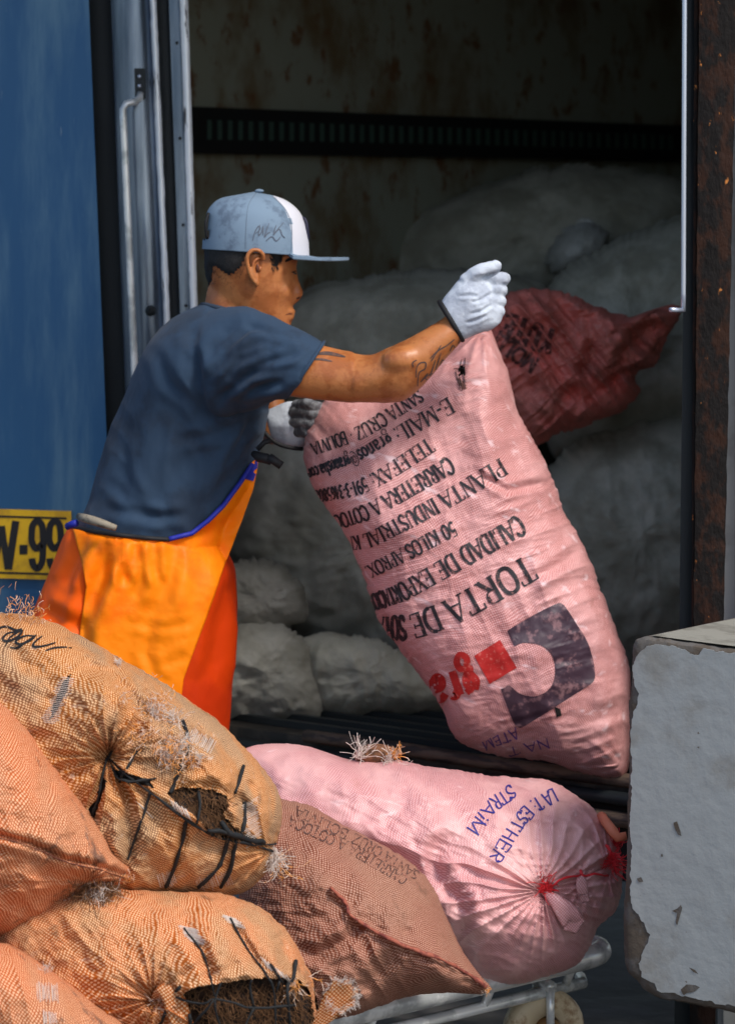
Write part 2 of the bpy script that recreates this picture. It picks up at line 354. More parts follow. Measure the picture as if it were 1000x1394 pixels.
def edgebar(z0, z1, out, th, name, m, a0=0., a1=1.):
    A = ea+(eb-ea)*a0-en*out; B = ea+(eb-ea)*a1-en*out
    q = MB().tube([np.array([*(A+(B-A)*t), (z0+z1)/2+.0015*math.sin(9*t)]) for t in np.linspace(0, 1, 24)], (z1-z0)/2, 10)
    return q.build(name, m, truck)
edgebar(FZ-.012, FZ+.016, -.004, .02, 'edge_bar', M['wood'], 0, 1.05)
edgebar(FZ-.045, FZ-.018, .012, .02, 'edge_bar', M['rubber'], -.2, 1.05)
edgebar(FZ-.085, FZ-.055, .016, .02, 'edge_bar', M['wood'], .1, 1.05)
mb = MB().prism([tuple(ea-ed*.45+en*.02), tuple(eb+ed*.1+en*.02), tuple(eb+ed*.1+en*.07), tuple(ea-ed*.45+en*.07)], .30, FZ-.052); mb.build('sill_beam', M['blackrail'], truck, False)
W0 = np.array([lx(200, 7.47), 7.47]); W1 = np.array([lx(930, 9.0), 9.0]); W2 = W0+(W1-W0)*1.5
wn_ = np.array([-(W1-W0)[1], (W1-W0)[0]]); wn_ /= np.linalg.norm(wn_)
MB().prism([tuple(W0), tuple(W2), tuple(W2+wn_*.06), tuple(W0+wn_*.06)], FZ-.05, 2.62).build('inner_wall', M['wall'], truck, False)
MB().prism([(.72, 6.05), (.78, 6.0), (W2[0]+.1, W2[1]-.1), (W2[0], W2[1]+.06)], FZ-.05, 2.62).build('inner_wall', M['wall'], truck, False)
MB().prism([(-1.0, 6.84), (-.41, 6.84), (-.47, 7.45), (-.62, 7.6), (-1.0, 7.6)], FZ-.05, 2.62).build('inner_wall', M['rubber'], truck, False)
MB().prism([(-1.3, 6.5), (-.6, 5.75), (1.0, 5.55), (2.6, 9.6), (1.6, 10.2), (-1.3, 7.7)], 2.66, 2.72).build('roof_with_shade_overhang', M['steel'], truck, False)  # front runs past the opening, out of view, added to shade the inside
# black rail along the far wall with dull slots
def wallpt(px, z, off):
    a = W0; u = (W1-W0)/np.linalg.norm(W1-W0); s = (px-500)/F     # intersect view column with the wall line
    t = (s*a[1]-a[0])/(u[0]-s*u[1]); q = a+u*t-wn_*off; return q
def wz(py, px): q = wallpt(px, 0, 0); return CZ+(HY-py)/F*q[1]
rt, rb = (CZ+(HY-146)/F*wallpt(262, 0, 0)[1]), (CZ+(HY-209)/F*wallpt(262, 0, 0)[1])
rt2, rb2 = (CZ+(HY-172)/F*wallpt(930, 0, 0)[1]), (CZ+(HY-219)/F*wallpt(930, 0, 0)[1])
def railz(px, f): u = (px-262)/668; return (rt+(rt2-rt)*u)*(1-f)+(rb+(rb2-rb)*u)*f
mb = MB(); pa, pb = 215, 1000
V = []
for px in (pa, pb):
    for off in (.001, .035):
        q = wallpt(px, 0, off)
        for f in (0, 1): V.append((q[0], q[1], railz(px, f)))
mb.add(V, [(0, 1, 3, 2), (4, 6, 7, 5), (2, 3, 7, 6), (0, 4, 5, 1), (0, 2, 6, 4), (1, 5, 7, 3)])
rail = mb.build('cargo_rail', M['blackrail'], truck, False)
mb = MB(); px = 268
while px < 900:
    a = wallpt(px, 0, .037); b_ = wallpt(px+5.5, 0, .037); z1 = railz(px, .28); z0 = railz(px, .70)
    a2 = wallpt(px, 0, .0345); b2 = wallpt(px+5.5, 0, .0345)
    mb.add([(*a, z0), (*b_, z0), (*b_, z1), (*a, z1), (*a2, z0), (*b2, z0), (*b2, z1), (*a2, z1)], [(0, 1, 2, 3), (4, 7, 6, 5), (0, 4, 5, 1), (3, 2, 6, 7), (0, 3, 7, 4), (1, 5, 6, 2)]); px += 14.2-.0035*(px-262)
mb.build('slot_plate', M['vent'], rail, False)
# cargo door at the left: blue panel, gap, steel frame, seal, trim
def strip(fa, fb, d, th, name, m, y0=-420, y1=1080, parent=truck, bulge=0, n=60, rag=0):
    V = []; rows = n; cols = 9; Fc = []
    for i in range(rows+1):
        y = y0+(y1-y0)*i/rows; xa, xb = fa(y), fb(y)
        xa += rag*float(noise(y*.09, 3.1, 0, 5)); xb += rag*float(noise(y*.11, 8.1, 0, 6))
        for j in range(cols+1):
            u = j/cols; dd = d-bulge*(1-(2*u-1)**2)-.0006*float(noise(y*.012, u*2, 0, 2))*(bulge > 0); V.append(P(xa+(xb-xa)*u, y, dd))
        V.append(P(xa+(xb-xa)*1, y, d+th)); V.append(P(xa, y, d+th))
    c = cols+3
    for i in range(rows):
        for j in range(c):
            k = (j+1) % c; Fc.append((i*c+j, (i+1)*c+j, (i+1)*c+k, i*c+k))
    Fc += [tuple(range(c)), tuple(rows*c+j for j in range(c))[::-1]]
    return mesh_obj(name, V, Fc, m, parent, True)
def shade_flat_edges(o, a=35):
    me = o.data
    try: me.set_sharp_from_angle(angle=R(a))
    except Exception: pass
    return o
door = shade_flat_edges(strip(lambda y: -420, lambda y: 121+.041*y, 6.74, .05, 'cargo_door', M['door'], bulge=.0))
shade_flat_edges(strip(lambda y: 116+.041*y, lambda y: 154+.037*y, 6.80, .03, 'door_gap_seal', M['rubber'], bulge=.004))
frame_ = shade_flat_edges(strip(lambda y: 151+.037*y, lambda y: 206+.043*y, 6.745, .06, 'door_frame', M['steel'], bulge=.026))
shade_flat_edges(strip(lambda y: 204+.043*y, lambda y: 213+.043*y, 6.735, .05, 'frame_edge_highlight', M['alu'], bulge=.006, rag=.5, n=300))  # near-white strip: the steel frame's highlight painted into the edge colour
shade_flat_edges(strip(lambda y: 214+.040*y, lambda y: 231+.036*y, 6.775, .04, 'door_seal', M['rubber'], bulge=.003))
trim = shade_flat_edges(strip(lambda y: 230+.036*y, lambda y: 245+.034*y, 6.755, .06, 'door_trim', M['steel'], bulge=.001))
shade_flat_edges(strip(lambda y: 245+.034*y, lambda y: 256+.031*y, 6.74, .08, 'door_trim', M['alu'], bulge=.005, rag=.3, n=240))
for y in (58, 188, 306, 416, 540): MB().tube([P(239+.034*y, y, 6.752), P(239+.034*y, y, 6.747)], .0035, 10).build('screw', M['black'], trim)
mb = MB(); hd = 6.69
mb.tube([P(191, 128, 6.702), P(190, 134, hd), P(183, 139, hd-.012), P(172, 141, hd-.02), P(167.5, 149, hd-.022)]+[P(167.5+.045*(y-149), y, hd-.022) for y in range(180, 900, 40)], .0078, 12)
hn = mb.build('door_handle', M['galv'], truck)
mb = MB().slab([(183, 93), (197, 93), (198, 134), (184, 134)], 6.704, .02); mb.build('bracket', M['rubber'], hn, False)
for y in (104, 117): MB().ball(P(190, y, 6.703), .0045).build('bolt', M['chrome'], hn)
mb = MB().ball(P(205, 423, 6.722), .012); mb.ball(P(205, 420, 6.709), .0045); mb.build('bolt', M['rubber'], frame_)

# number plate
def glyph_ribbons(strokes, fmap, kw, nw, hs=1.0): pass
plate = MB().slab([(-75, 691), (97, 696), (97, 790), (-75, 785)], 6.725, .008).build('number_plate', M['yellow'], door, False)
pt = bvh(plate)
def rect2(x0, y0, x1, y1): return fine([(x0, (y0+y1)/2), (x1, (y0+y1)/2)], 4), abs(y1-y0)
items = []
for pts, wd in ([[(-66, 701), (91, 705.5)], 2.6], [[(-66, 777.5), (91, 782)], 2.6]): items.append(ribbon(fine(pts, 8), wd))
def stroke2(pts, wd, curve=False): items.append(ribbon(fine(pts, 3, curve), wd))
stroke2([(-16, 709), (-9, 775)], 10); stroke2([(-8, 775), (3, 716)], 8.5); stroke2([(3, 716), (11, 775)], 8.5); stroke2([(12, 775), (22, 709)], 10)
stroke2([(-62, 709), (-62, 775)], 8); stroke2([(-62, 712), (-42, 712)], 8)
stroke2([(27, 748), (38, 748)], 13)
for ox in (0, 24):
    c = [(58, 740), (50, 747), (44, 738), (43.5, 727), (45, 715), (51, 709), (57, 714), (59, 727), (59, 745), (57.5, 765), (51, 774), (45.5, 768), (44, 760)]
    stroke2([(x+ox, y) for x, y in c], 9, True)
decal('plate_lettering', items, pt, M['black'], plate, .0015)

# ------------------------------------------------------------ right post, chrome rod, pale wall, painted block
def quadstrip(name, fa, fb, d, th, m, parent=None, y0=-420, y1=1400, **k): return shade_flat_edges(strip(fa, fb, d, th, name, m, y0, y1, parent, **k))
post = empty('rusty_post', tuple(P(960, 1400, 5.96)), 'tall rusty brown steel post standing behind the white block', 'post')
yb = HY+1.5/5.96*F
quadstrip('column', lambda y: 951-.009*y, lambda y: 1002-.021*y, 5.94, .10, M['rust'], post, y1=yb, bulge=.002, rag=.8, n=120)
quadstrip('flange', lambda y: 944-.004*y, lambda y: 953-.009*y, 5.965, .06, M['rust'], post, y1=yb, bulge=.002, rag=.5, n=120)
quadstrip('channel', lambda y: 934-.012*y, lambda y: 945-.004*y, 5.99, .05, M['rubber'], post, y1=yb, bulge=.001)
rod = MB().tube([P(931-.004*y, y, 5.93) for y in range(-400, 428, 40)]+[P(929.3, 424, 5.93)], .0046, 14)
rod.tube([P(929, 422.5, 5.932), P(912, 421.5, 5.90)], .0045, 12); rod = rod.build('door_bolt_rod', M['chrome'])
tag(rod, 'thin bright chrome rod with a short peg at its lower end, along the rusty post', 'rod')
pw = MB().prism([(lx(984, 6.1), 6.1), (1.6, 6.1), (1.6, 6.2), (lx(984, 6.1), 6.2)], 0, 2.6).build('pale_wall', M['palewall'], smooth=False)
tag(pw, 'narrow strip of pale plaster wall beside the rusty post', 'wall')
blk = empty('painted_block', tuple(P(950, 1380, 5.5)), 'white painted concrete block with chipped grey edges in front of the rusty post', 'block')
def mk_block():
    top = [(858, 905), (862, 885), (873, 869)]
    outl = catmull([(862, 884), (876, 868.5), (930, 876), (1000, 886.5), (1120, 905), (1260, 930), (1260, 1160), (1260, 1420), (1120, 1398), (1000, 1380), (930, 1366), (890, 1358), (868, 1338), (853, 1320), (849, 1290), (849, 1240), (853, 1180), (855, 1100), (857, 1010), (856, 960), (860, 930)], 21*14, True)
    # chipped outline
    n = len(outl); th = np.arange(n)
    c = np.array([1000, 1120.]); rough = fbm(outl[:, 0]*.05, outl[:, 1]*.05, 0, 11, 4)*2.0+noise(outl[:, 0]*.25, outl[:, 1]*.25, 0, 9)*.8
    dr = outl-c; dr /= np.linalg.norm(dr, axis=1)[:, None]; o2 = outl+dr*rough[:, None]
    d0, d1 = 5.40, 5.885; bev = .014
    rings = []
    for (ins, dd) in ((26, d0+.0), (10, d0+.0), (3.5, d0+.003), (0, d0+.012), (0, d0+.05), (0, (d0+d1)/2), (0, d1)):
        q = o2-dr*ins; w3 = PV(q[:, 0], q[:, 1], d0-.09*(q[:, 0]-865)/135)
        w3[:, 1] += (dd-d0); w3[:, 0] += max(0, dd-d0-.012)*.665; rings.append(w3)
    V = np.concatenate(rings); nr = len(rings); Fc = [(i*n+j, i*n+(j+1) % n, (i+1)*n+(j+1) % n, (i+1)*n+j) for i in range(nr-1) for j in range(n)]
    Fc += [tuple(range(n))[::-1], tuple((nr-1)*n+j for j in range(n))]
    o = shade_flat_edges(mesh_obj('core', V, Fc, M['concrete'], blk, True), 40); return o
core = mk_block()
ct = bvh(core)
# paint skin on the front, with a ragged chipped border
def paint_skin():
    base = [(866, 892), (878, 880), (905, 878), (925, 881), (940, 890), (950, 892), (956, 884), (1000, 890), (1255, 940), (1255, 1400), (1000, 1370), (935, 1357), (893, 1348), (889, 1338), (872, 1330), (869, 1312), (884, 1272), (875, 1262), (872, 1248), (861, 1236), (858, 1215), (859, 1165), (857, 1130), (859, 1060), (858.5, 1000), (860, 970), (868, 956), (870, 944), (863, 934), (860, 915), (862, 905)]
    p = fine(base+[base[0]], 2.5)[:-1]; k = np.arange(len(p))
    p = p+np.stack([fbm(p[:, 0]*.12, p[:, 1]*.12, 0, 21, 4)*3.2, fbm(p[:, 0]*.12, p[:, 1]*.12, 5, 25, 4)*3.2], 1)
    # the painted sheet as a thin layer: front at the block face less 2 mm
    d = 5.398; n = len(p); dv = d-.09*(p[:, 0]-865)/135; V = list(PV(p[:, 0], p[:, 1], dv))+list(PV(p[:, 0], p[:, 1], dv)+np.array([0, .004, 0]))
    bm = bmesh.new(); vs = [bm.verts.new(v) for v in V[:n]]; vb = [bm.verts.new(v) for v in V[n:]]
    f = bm.faces.new(vs)
    for i in range(n): bm.faces.new((vs[i], vs[(i+1) % n], vb[(i+1) % n], vb[i]))
    bm.normal_update(); bmesh.ops.triangulate(bm, faces=[f]); bmesh.ops.recalc_face_normals(bm, faces=bm.faces)
    me = bpy.data.meshes.new('paint_layer'); bm.to_mesh(me); bm.free(); me.materials.append(M['paint'])
    o = bpy.data.objects.new('paint_layer', me); COL.objects.link(o); o.parent = blk; o.matrix_parent_inverse = parent_world(blk).inverted(); return o
pl = paint_skin(); plt = bvh(pl)
chips = []
for poly in ([(916, 1120), (921, 1118), (925, 1130), (927, 1138), (922, 1136), (918, 1128)], [(866, 1196), (872, 1194), (875, 1200), (869, 1201)],
             [(914, 1240), (921, 1237), (926, 1232), (928, 1236), (924, 1250), (921, 1260), (919, 1256), (921, 1243)], [(937, 1317), (945, 1320), (950, 1326), (943, 1323)],
             [(926, 1347), (934, 1340), (946, 1341), (952, 1344), (944, 1350), (934, 1352), (930, 1362), (928, 1352)], [(899, 1163), (901, 1162), (902, 1166), (899, 1166)], [(948, 1017), (951, 1016), (951, 1019)]):
    chips.append(poly_mesh(poly, 6))
for c_ in chips: decal('chip', [c_], plt, M['concrete'], blk, .0012)
# top painted face
tp = [(881, 870.3), (930, 876.5), (1000, 885.5), (1120, 904), (1240, 925)]
A_ = [P(x, y, 5.40-.09*(x-865)/135)+np.array([.008*.665+.003, .016, .0045]) for x, y in tp]; V = []
for t_ in range(9):
    for a_ in A_: V.append(a_+np.array([.445*.665*t_/8, .445*t_/8, .0006*float(noise(t_*1.3, a_[0]*20, 0, 3))]))
mesh_obj('paint_layer', V, [(i*5+j, i*5+j+1, i*5+j+6, i*5+j+5) for i in range(8) for j in range(4)], mat('dusty_paint', (.25, .24, .20), .8, col2=(.17, .16, .13), scale=14, bump=.002), blk)
# ------------------------------------------------------------ sack builder
class Sack:
    def __init__(s, outline, d0, T, Tb=None, c=None, p=2.4, q=.55, disp=None, rough=1.6, seed=0, na=420, nr=120, tilt=(0, 0), uvrot=0, fade=.93):
        s.o = np.asarray(outline, float); s.d0 = d0; s.T = T; s.Tb = Tb or T*.8; s.p = p; s.q = q; s.disp = disp; s.seed = seed
        s.c = np.array(c if c is not None else s.o.mean(0)); s.na = na; s.nr = nr; s.tilt = tilt; s.uvrot = uvrot; s.fade = fade
        cl = catmull(s.o, len(s.o)*12, True); th = np.linspace(0, 2*math.pi, na, endpoint=False); Rr = np.zeros(na)
        for i, t in enumerate(th):
            dx, dy = math.cos(t), math.sin(t); A = cl-s.c; B = np.roll(cl, -1, 0)-s.c; E = B-A
            den = dx*E[:, 1]-dy*E[:, 0]; den = np.where(abs(den) < 1e-9, 1e-9, den)
            tt = (A[:, 0]*E[:, 1]-A[:, 1]*E[:, 0])/den; uu = (A[:, 0]*dy-A[:, 1]*dx)/den
            ok = (uu >= -1e-6) & (uu <= 1+1e-6) & (tt > 0); Rr[i] = tt[ok].max() if ok.any() else 50
        s.th = th; ex = s.c[0]+Rr*np.cos(th); ey = s.c[1]+Rr*np.sin(th)
        ker = np.ones(15)/15; s.Rs = np.convolve(np.concatenate([Rr[-7:], Rr, Rr[:7]]), ker, 'valid')
        s.R = Rr+rough*(fbm(ex*.045, ey*.045, seed, 3, 4)*1.5+noise(ex*.22, ey*.22, seed, 8)*.5)
    def mesh(s):
        r = np.sin(np.linspace(0, math.pi/2, s.nr+1)); r[0] = 0.002
        px = s.c[0]+np.outer(r, s.R*np.cos(s.th)); py = s.c[1]+np.outer(r, s.R*np.sin(s.th)); rr = np.broadcast_to(r[:, None], px.shape)
        re = np.clip(rr*s.R/s.Rs, 0, 1); re = re+(rr-re)*rr**10
        prof = np.clip(1-re**s.p, 0, 1)**s.q
        dp = s.disp(px, py, rr) if s.disp is not None else 0.
        edge = np.clip((1-rr)/(1-s.fade), 0, 1)**.5
        base = s.d0+s.tilt[0]*(px-s.c[0])/F*s.d0+s.tilt[1]*(py-s.c[1])/F*s.d0
        s.px, s.py = px, py
        d = base-s.T*prof-dp*(.15+.85*edge)
        Vf = PV(px, py, d).reshape(-1, 3); n = s.na; nr = s.nr
        as_ = np.arcsin(np.clip(rr, 0, 1))/np.maximum(rr, 1e-4)
        ux = (px-s.c[0])*as_*s.d0/F; uy = (py-s.c[1])*as_*s.d0/F; ca, sa = math.cos(s.uvrot), math.sin(s.uvrot)
        dd = (d-s.d0)*.55
        U = np.stack([ux*ca-uy*sa+dd, ux*sa+uy*ca+dd*.6], -1).reshape(-1, 2)
        fi = [(i*n+j, i*n+(j+1) % n, (i+1)*n+(j+1) % n, (i+1)*n+j) for i in range(nr) for j in range(n)]
        fpx = (px[:-1]+px[1:]).ravel()/2; fpy = (py[:-1]+py[1:]).ravel()/2
        # back half
        rb_ = np.linspace(1, 0.01, 22)[1:]; pxb = s.c[0]+np.outer(rb_, s.R*np.cos(s.th)); pyb = s.c[1]+np.outer(rb_, s.R*np.sin(s.th)); rb2_ = rb_[:, None]
        bb = s.d0+s.tilt[0]*(pxb-s.c[0])/F*s.d0+s.tilt[1]*(pyb-s.c[1])/F*s.d0
        db = bb+s.Tb*np.clip(1-rb2_**s.p, 0, 1)**s.q+.004*fbm(pxb*.03, pyb*.03, s.seed+9)
        Vb = PV(pxb*1., pyb*1., bb)+0; Vb[..., 1] = db; Vb = Vb.reshape(-1, 3); o = nr*n
        o2 = (nr+1)*n; k = len(rb_)
        fb = [(o+j, o+(j+1) % n, o2+(j+1) % n, o2+j) for j in range(n)]+[(o2+i*n+j, o2+i*n+(j+1) % n, o2+(i+1)*n+(j+1) % n, o2+(i+1)*n+j) for i in range(k-1) for j in range(n)]
        Ub = np.stack([pxb*s.d0/F+.3, pyb*s.d0/F], -1).reshape(-1, 2)
        return Vf, U, fi, fpx, fpy, Vb, Ub, fb
    def build(s, name, m, parent, tears=(), mname='cloth'):
        Vf, U, fi, fpx, fpy, Vb, Ub, fb = s.mesh()
        full = BVHTree.FromPolygons([tuple(v) for v in Vf], fi); s.tree = full
        keep = np.ones(len(fi), bool)
        for t in tears:
            t2 = fine(list(t)+[t[0]], 4)
            t2 = t2+np.stack([noise(t2[:, 0]*.3, t2[:, 1]*.3, 1, 4), noise(t2[:, 0]*.3, t2[:, 1]*.3, 7, 5)], 1)*2.2
            keep &= ~inpoly(fpx, fpy, t2)
        fi2 = [f for f, k in zip(fi, keep) if k]
        return mesh_obj(mname, np.concatenate([Vf, Vb]), fi2+fb, m, parent, True, uv=np.concatenate([U, Ub]))
def crease(px, py, line, wd, dep, ridge=0.):
    d, sg, t = pdist(px, py, line); e = np.clip(np.minimum(t, 1-t)*6, 0, 1)
    return (-dep*np.exp(-(d/wd)**2)+ridge*np.exp(-((d-wd*2)/wd)**2))*e
def ridge(px, py, line, wd, h):
    d, sg, t = pdist(px, py, line); e = np.clip(np.minimum(t, 1-t)*8+.25, 0, 1); return h*np.exp(-(d/wd)**2)*e
def gather(px, py, cx, cy, n, amp, rad, pinch=.01, seed=0, a0=None, aw=None):
    dx, dy = px-cx, py-cy; r = np.hypot(dx, dy)+1e-6; a = np.arctan2(dy, dx)
    q = np.abs(np.sin(a*n/2+1.2*noise(r*.02, a*1.5, 0, seed)+seed)); q = 1-2*q**.7
    w_ = np.clip(r/10, 0, 1)*np.exp(-(r/rad)**1.3)
    if a0 is not None: w_ = w_*np.exp(-((np.angle(np.exp(1j*(a-a0))))/aw)**2)
    a2 = amp*(.6+.6*noise(a*2.1, 0*a, 0, seed+5))
    return a2*q*w_-pinch*np.exp(-(r/14)**2)
def folds(px, py, ang, L, W, amp, seed):
    c, s_ = math.cos(ang), math.sin(ang); u = (px*c+py*s_)/L; v = (-px*s_+py*c)/W
    v = v+.6*noise(u*.8, v*.3, 0, seed+3)
    return amp*(ridged(u, v, 0, seed, 2)-.3)
def tufts(name, seeds, m, parent, r=.0007):
    """seeds: (point, direction, spread, length, count); each tuft is a part of its own"""
    for (p0, dr, sp, ln, cnt) in seeds:
        mb = MB()
        for _ in range(int(cnt*1.5)):
            p = np.array(p0)+RNG.normal(0, sp, 3)*.33; v_ = np.array(dr, float)+RNG.normal(0, .45, 3); v_ /= np.linalg.norm(v_); L = ln*RNG.uniform(.4, 1.1)
            cv = RNG.normal(0, .9, 3); pts = []
            for k in range(6):
                pts.append(p.copy()); p = p+v_*L/5; v_ = v_+cv*.28+RNG.normal(0, .3, 3); v_ /= np.linalg.norm(v_)
            mb.tube(pts, .55*r*RNG.uniform(.6, 1.5), 4, False)
        mb.build(name, m, parent)
def cords(name, lines, tree, m, parent, r, lift=.002, wob=.0008):
    mb = MB()
    for i, l in enumerate(lines):
        rr = r
        if isinstance(l, tuple): rr, l = l
        l2 = catmull(l, max(5, int(sum(math.hypot(l[k+1][0]-l[k][0], l[k+1][1]-l[k][1]) for k in range(len(l)-1))/5))) if len(l) > 2 else fine(l, 5)
        pts = [cast(tree, x, y, lift+rr*.4) for x, y in l2]; pts = [np.array(p) for p in pts if p is not None]
        if len(pts) < 2: continue
        P_ = np.array(pts); D = P_[:, 1].copy()
        for _ in range(2): D[1:-1] = np.minimum(D[1:-1], (D[:-2]+D[2:])/2)
        P_[:, 1] = D; rs = [rr*.82*(1+.45*float(noise(k*.7, i*3.3, 0, 2))) for k in range(len(P_))]
        mb.tube(P_, rs, 7)
    return mb.build(name, m, parent)

# ------------------------------------------------------------ lettering: own serif stroke font
G = {
'A': (.66, "n .02,0 .32,1 Sa;k .32,1 .62,0 Sb;n .14,.33 .5,.33"), 'B': (.6, "k .14,0 .14,1 Sab;nc .14,.99 .42,.97 .5,.8 .44,.58 .14,.53;kc .2,.53 .45,.5 .55,.3 .45,.05 .14,.01"),
'C': (.6, "kc .55,.8 .42,.97 .25,.97 .1,.75 .07,.5 .1,.25 .25,.03 .42,.02 .56,.2;n .55,.98 .55,.72"), 'D': (.66, "k .13,0 .13,1 Sab;nc .13,.99 .35,.98;kc .3,.99 .5,.88 .6,.5 .5,.12 .3,.01;n .35,.01 .13,.01"),
'E': (.58, "k .14,0 .14,1 Sab;n .14,.97 .52,.97 .52,.8;n .14,.52 .42,.52;n .42,.62 .42,.42;n .14,.03 .53,.03 .55,.22"), 'F': (.55, "k .14,0 .14,1 Sab;n .14,.97 .5,.97 .5,.8;n .14,.52 .4,.52;n .4,.62 .4,.42"),
'I': (.32, "k .16,0 .16,1 Sab"), 'K': (.62, "k .13,0 .13,1 Sab;n .15,.42 .5,1 Sb;k .25,.58 .55,0 Sb"), 'L': (.54, "k .14,0 .14,1 Sab;n .14,.03 .48,.03 .51,.25"),
'M': (.8, "n .1,0 .1,1 Sa;k .1,1 .39,.1;n .39,.1 .68,1;k .68,1 .68,0 Sb"), 'N': (.66, "n .1,0 .1,1 Sa;k .1,1 .54,.03;n .54,0 .54,1 Sb"), 'O': (.66, "kc .33,.99 .14,.88 .07,.5 .14,.12 .33,.01 .52,.12 .59,.5 .52,.88 .33,.99"),
'P': (.56, "k .14,0 .14,1 Sab;nc .14,.98 .42,.96 .52,.75 .42,.5 .14,.47;k .48,.86 .48,.64"), 'R': (.64, "k .14,0 .14,1 Sab;nc .14,.98 .42,.96 .52,.76 .42,.53 .14,.5;k .3,.5 .58,0 Sb;k .48,.86 .48,.66"),
'S': (.5, "kc .42,.83 .3,.98 .12,.88 .1,.7 .24,.56 .4,.42 .44,.2 .3,.02 .14,.04 .07,.2;n .43,.97 .43,.75;n .07,.03 .07,.27"), 'T': (.6, "k .3,0 .3,1 Sa;n .03,.97 .57,.97;n .04,.97 .04,.78;n .56,.97 .56,.78"),
'U': (.64, "kc .13,1 .13,.3 .2,.06 .34,.02 .48,.1 .53,.3;n .53,.3 .53,1 Sb;n .03,.98 .23,.98"), 'V': (.64, "k .05,1 .33,0 Sa;n .33,0 .58,1 Sb"), 'X': (.62, "k .06,1 .54,0 Sab;n .54,1 .06,0 Sab"),
'Z': (.56, "n .06,.97 .5,.97;k .5,.97 .06,.03;n .06,.03 .5,.03;n .06,.97 .06,.8;n .5,.03 .5,.2"), 'Y': (.6, "k .05,1 .3,.5;n .55,1 .3,.5;k .3,.5 .3,0 Sb"),
'0': (.5, "kc .25,.98 .1,.8 .08,.5 .1,.2 .25,.02 .4,.2 .42,.5 .4,.8 .25,.98"), '1': (.4, "k .2,0 .2,1 Sa;n .2,.98 .08,.85"), '3': (.5, "kc .1,.85 .25,.98 .4,.8 .24,.55 .42,.3 .25,.02 .08,.15"),
'4': (.5, "n .34,1 .05,.3 .46,.3;k .34,1 .34,0 Sb"), '5': (.5, "n .12,.97 .42,.97;n .12,.97 .1,.55;kc .1,.55 .3,.62 .42,.35 .25,.02 .08,.12"), '6': (.5, "kc .38,.95 .15,.75 .08,.3 .25,.02 .42,.3 .28,.55 .12,.4"),
'8': (.5, "kc .25,.98 .1,.8 .4,.35 .25,.02 .1,.3 .4,.75 .25,.98"), '9': (.5, "kc .12,.05 .35,.25 .42,.7 .25,.98 .08,.7 .22,.45 .38,.6"), '-': (.36, "k .06,.4 .3,.4"), '.': (.22, "k .06,.06 .16,.06"), ':': (.26, "k .08,.08 .18,.08;k .08,.55 .18,.55"),
'*': (.3, "k .08,.42 .2,.42"), '@': (.8, "nc .55,.6 .4,.68 .26,.5 .3,.25 .45,.25 .55,.6 .6,.22 .72,.4 .6,.8 .35,.9 .1,.6 .12,.2 .35,-.08 .62,-.02"), ' ': (.3, ""),
'a': (.48, "kc .1,.5 .24,.62 .36,.5 .36,.1 .42,.02;kc .36,.35 .15,.3 .1,.12 .22,.02 .36,.15"), 'g': (.48, "kc .22,.62 .08,.42 .22,.2 .36,.42 .22,.62;nc .15,.2 .1,.08 .36,.02 .38,-.18 .2,-.3 .06,-.16 .15,.0;n .34,.58 .46,.62"),
'r': (.38, "k .13,0 .13,.62 Sa;kc .13,.45 .24,.62 .34,.58"), 'n': (.5, "k .12,0 .12,.62 Sa;kc .12,.45 .28,.63 .38,.5 .38,.2;k .38,.25 .38,0 Sb"), 'o': (.46, "kc .23,.62 .08,.45 .08,.18 .23,.01 .38,.18 .38,.45 .23,.62"),
's': (.4, "kc .33,.52 .2,.63 .08,.48 .3,.25 .28,.06 .15,.01 .06,.12"), 'h': (.5, "k .12,0 .12,1 Sa;kc .12,.45 .28,.63 .38,.5 .38,.2;k .38,.25 .38,0 Sb"), 'c': (.42, "kc .35,.5 .22,.63 .08,.45 .08,.18 .22,.01 .36,.12"), 'm': (.7, "k .1,0 .1,.62 Sa;kc .1,.45 .22,.62 .33,.5 .33,0;kc .33,.45 .46,.62 .57,.5 .57,0"),
'e': (.44, "kc .08,.35 .36,.36 .3,.6 .12,.55 .08,.2 .22,.01 .37,.12"), 'i': (.24, "k .12,0 .12,.62;k .12,.85 .12,.93"), 'H': (.64, "k .12,0 .12,1 Sab;k .52,0 .52,1 Sab;n .12,.5 .52,.5"),
'W': (.9, "k .05,1 .22,0;n .22,0 .42,1;k .42,1 .62,0;n .62,0 .85,1"), 'Q': (.66, "kc .33,.99 .14,.88 .07,.5 .14,.12 .33,.01 .52,.12 .59,.5 .52,.88 .33,.99;k .35,.2 .6,-.1")}
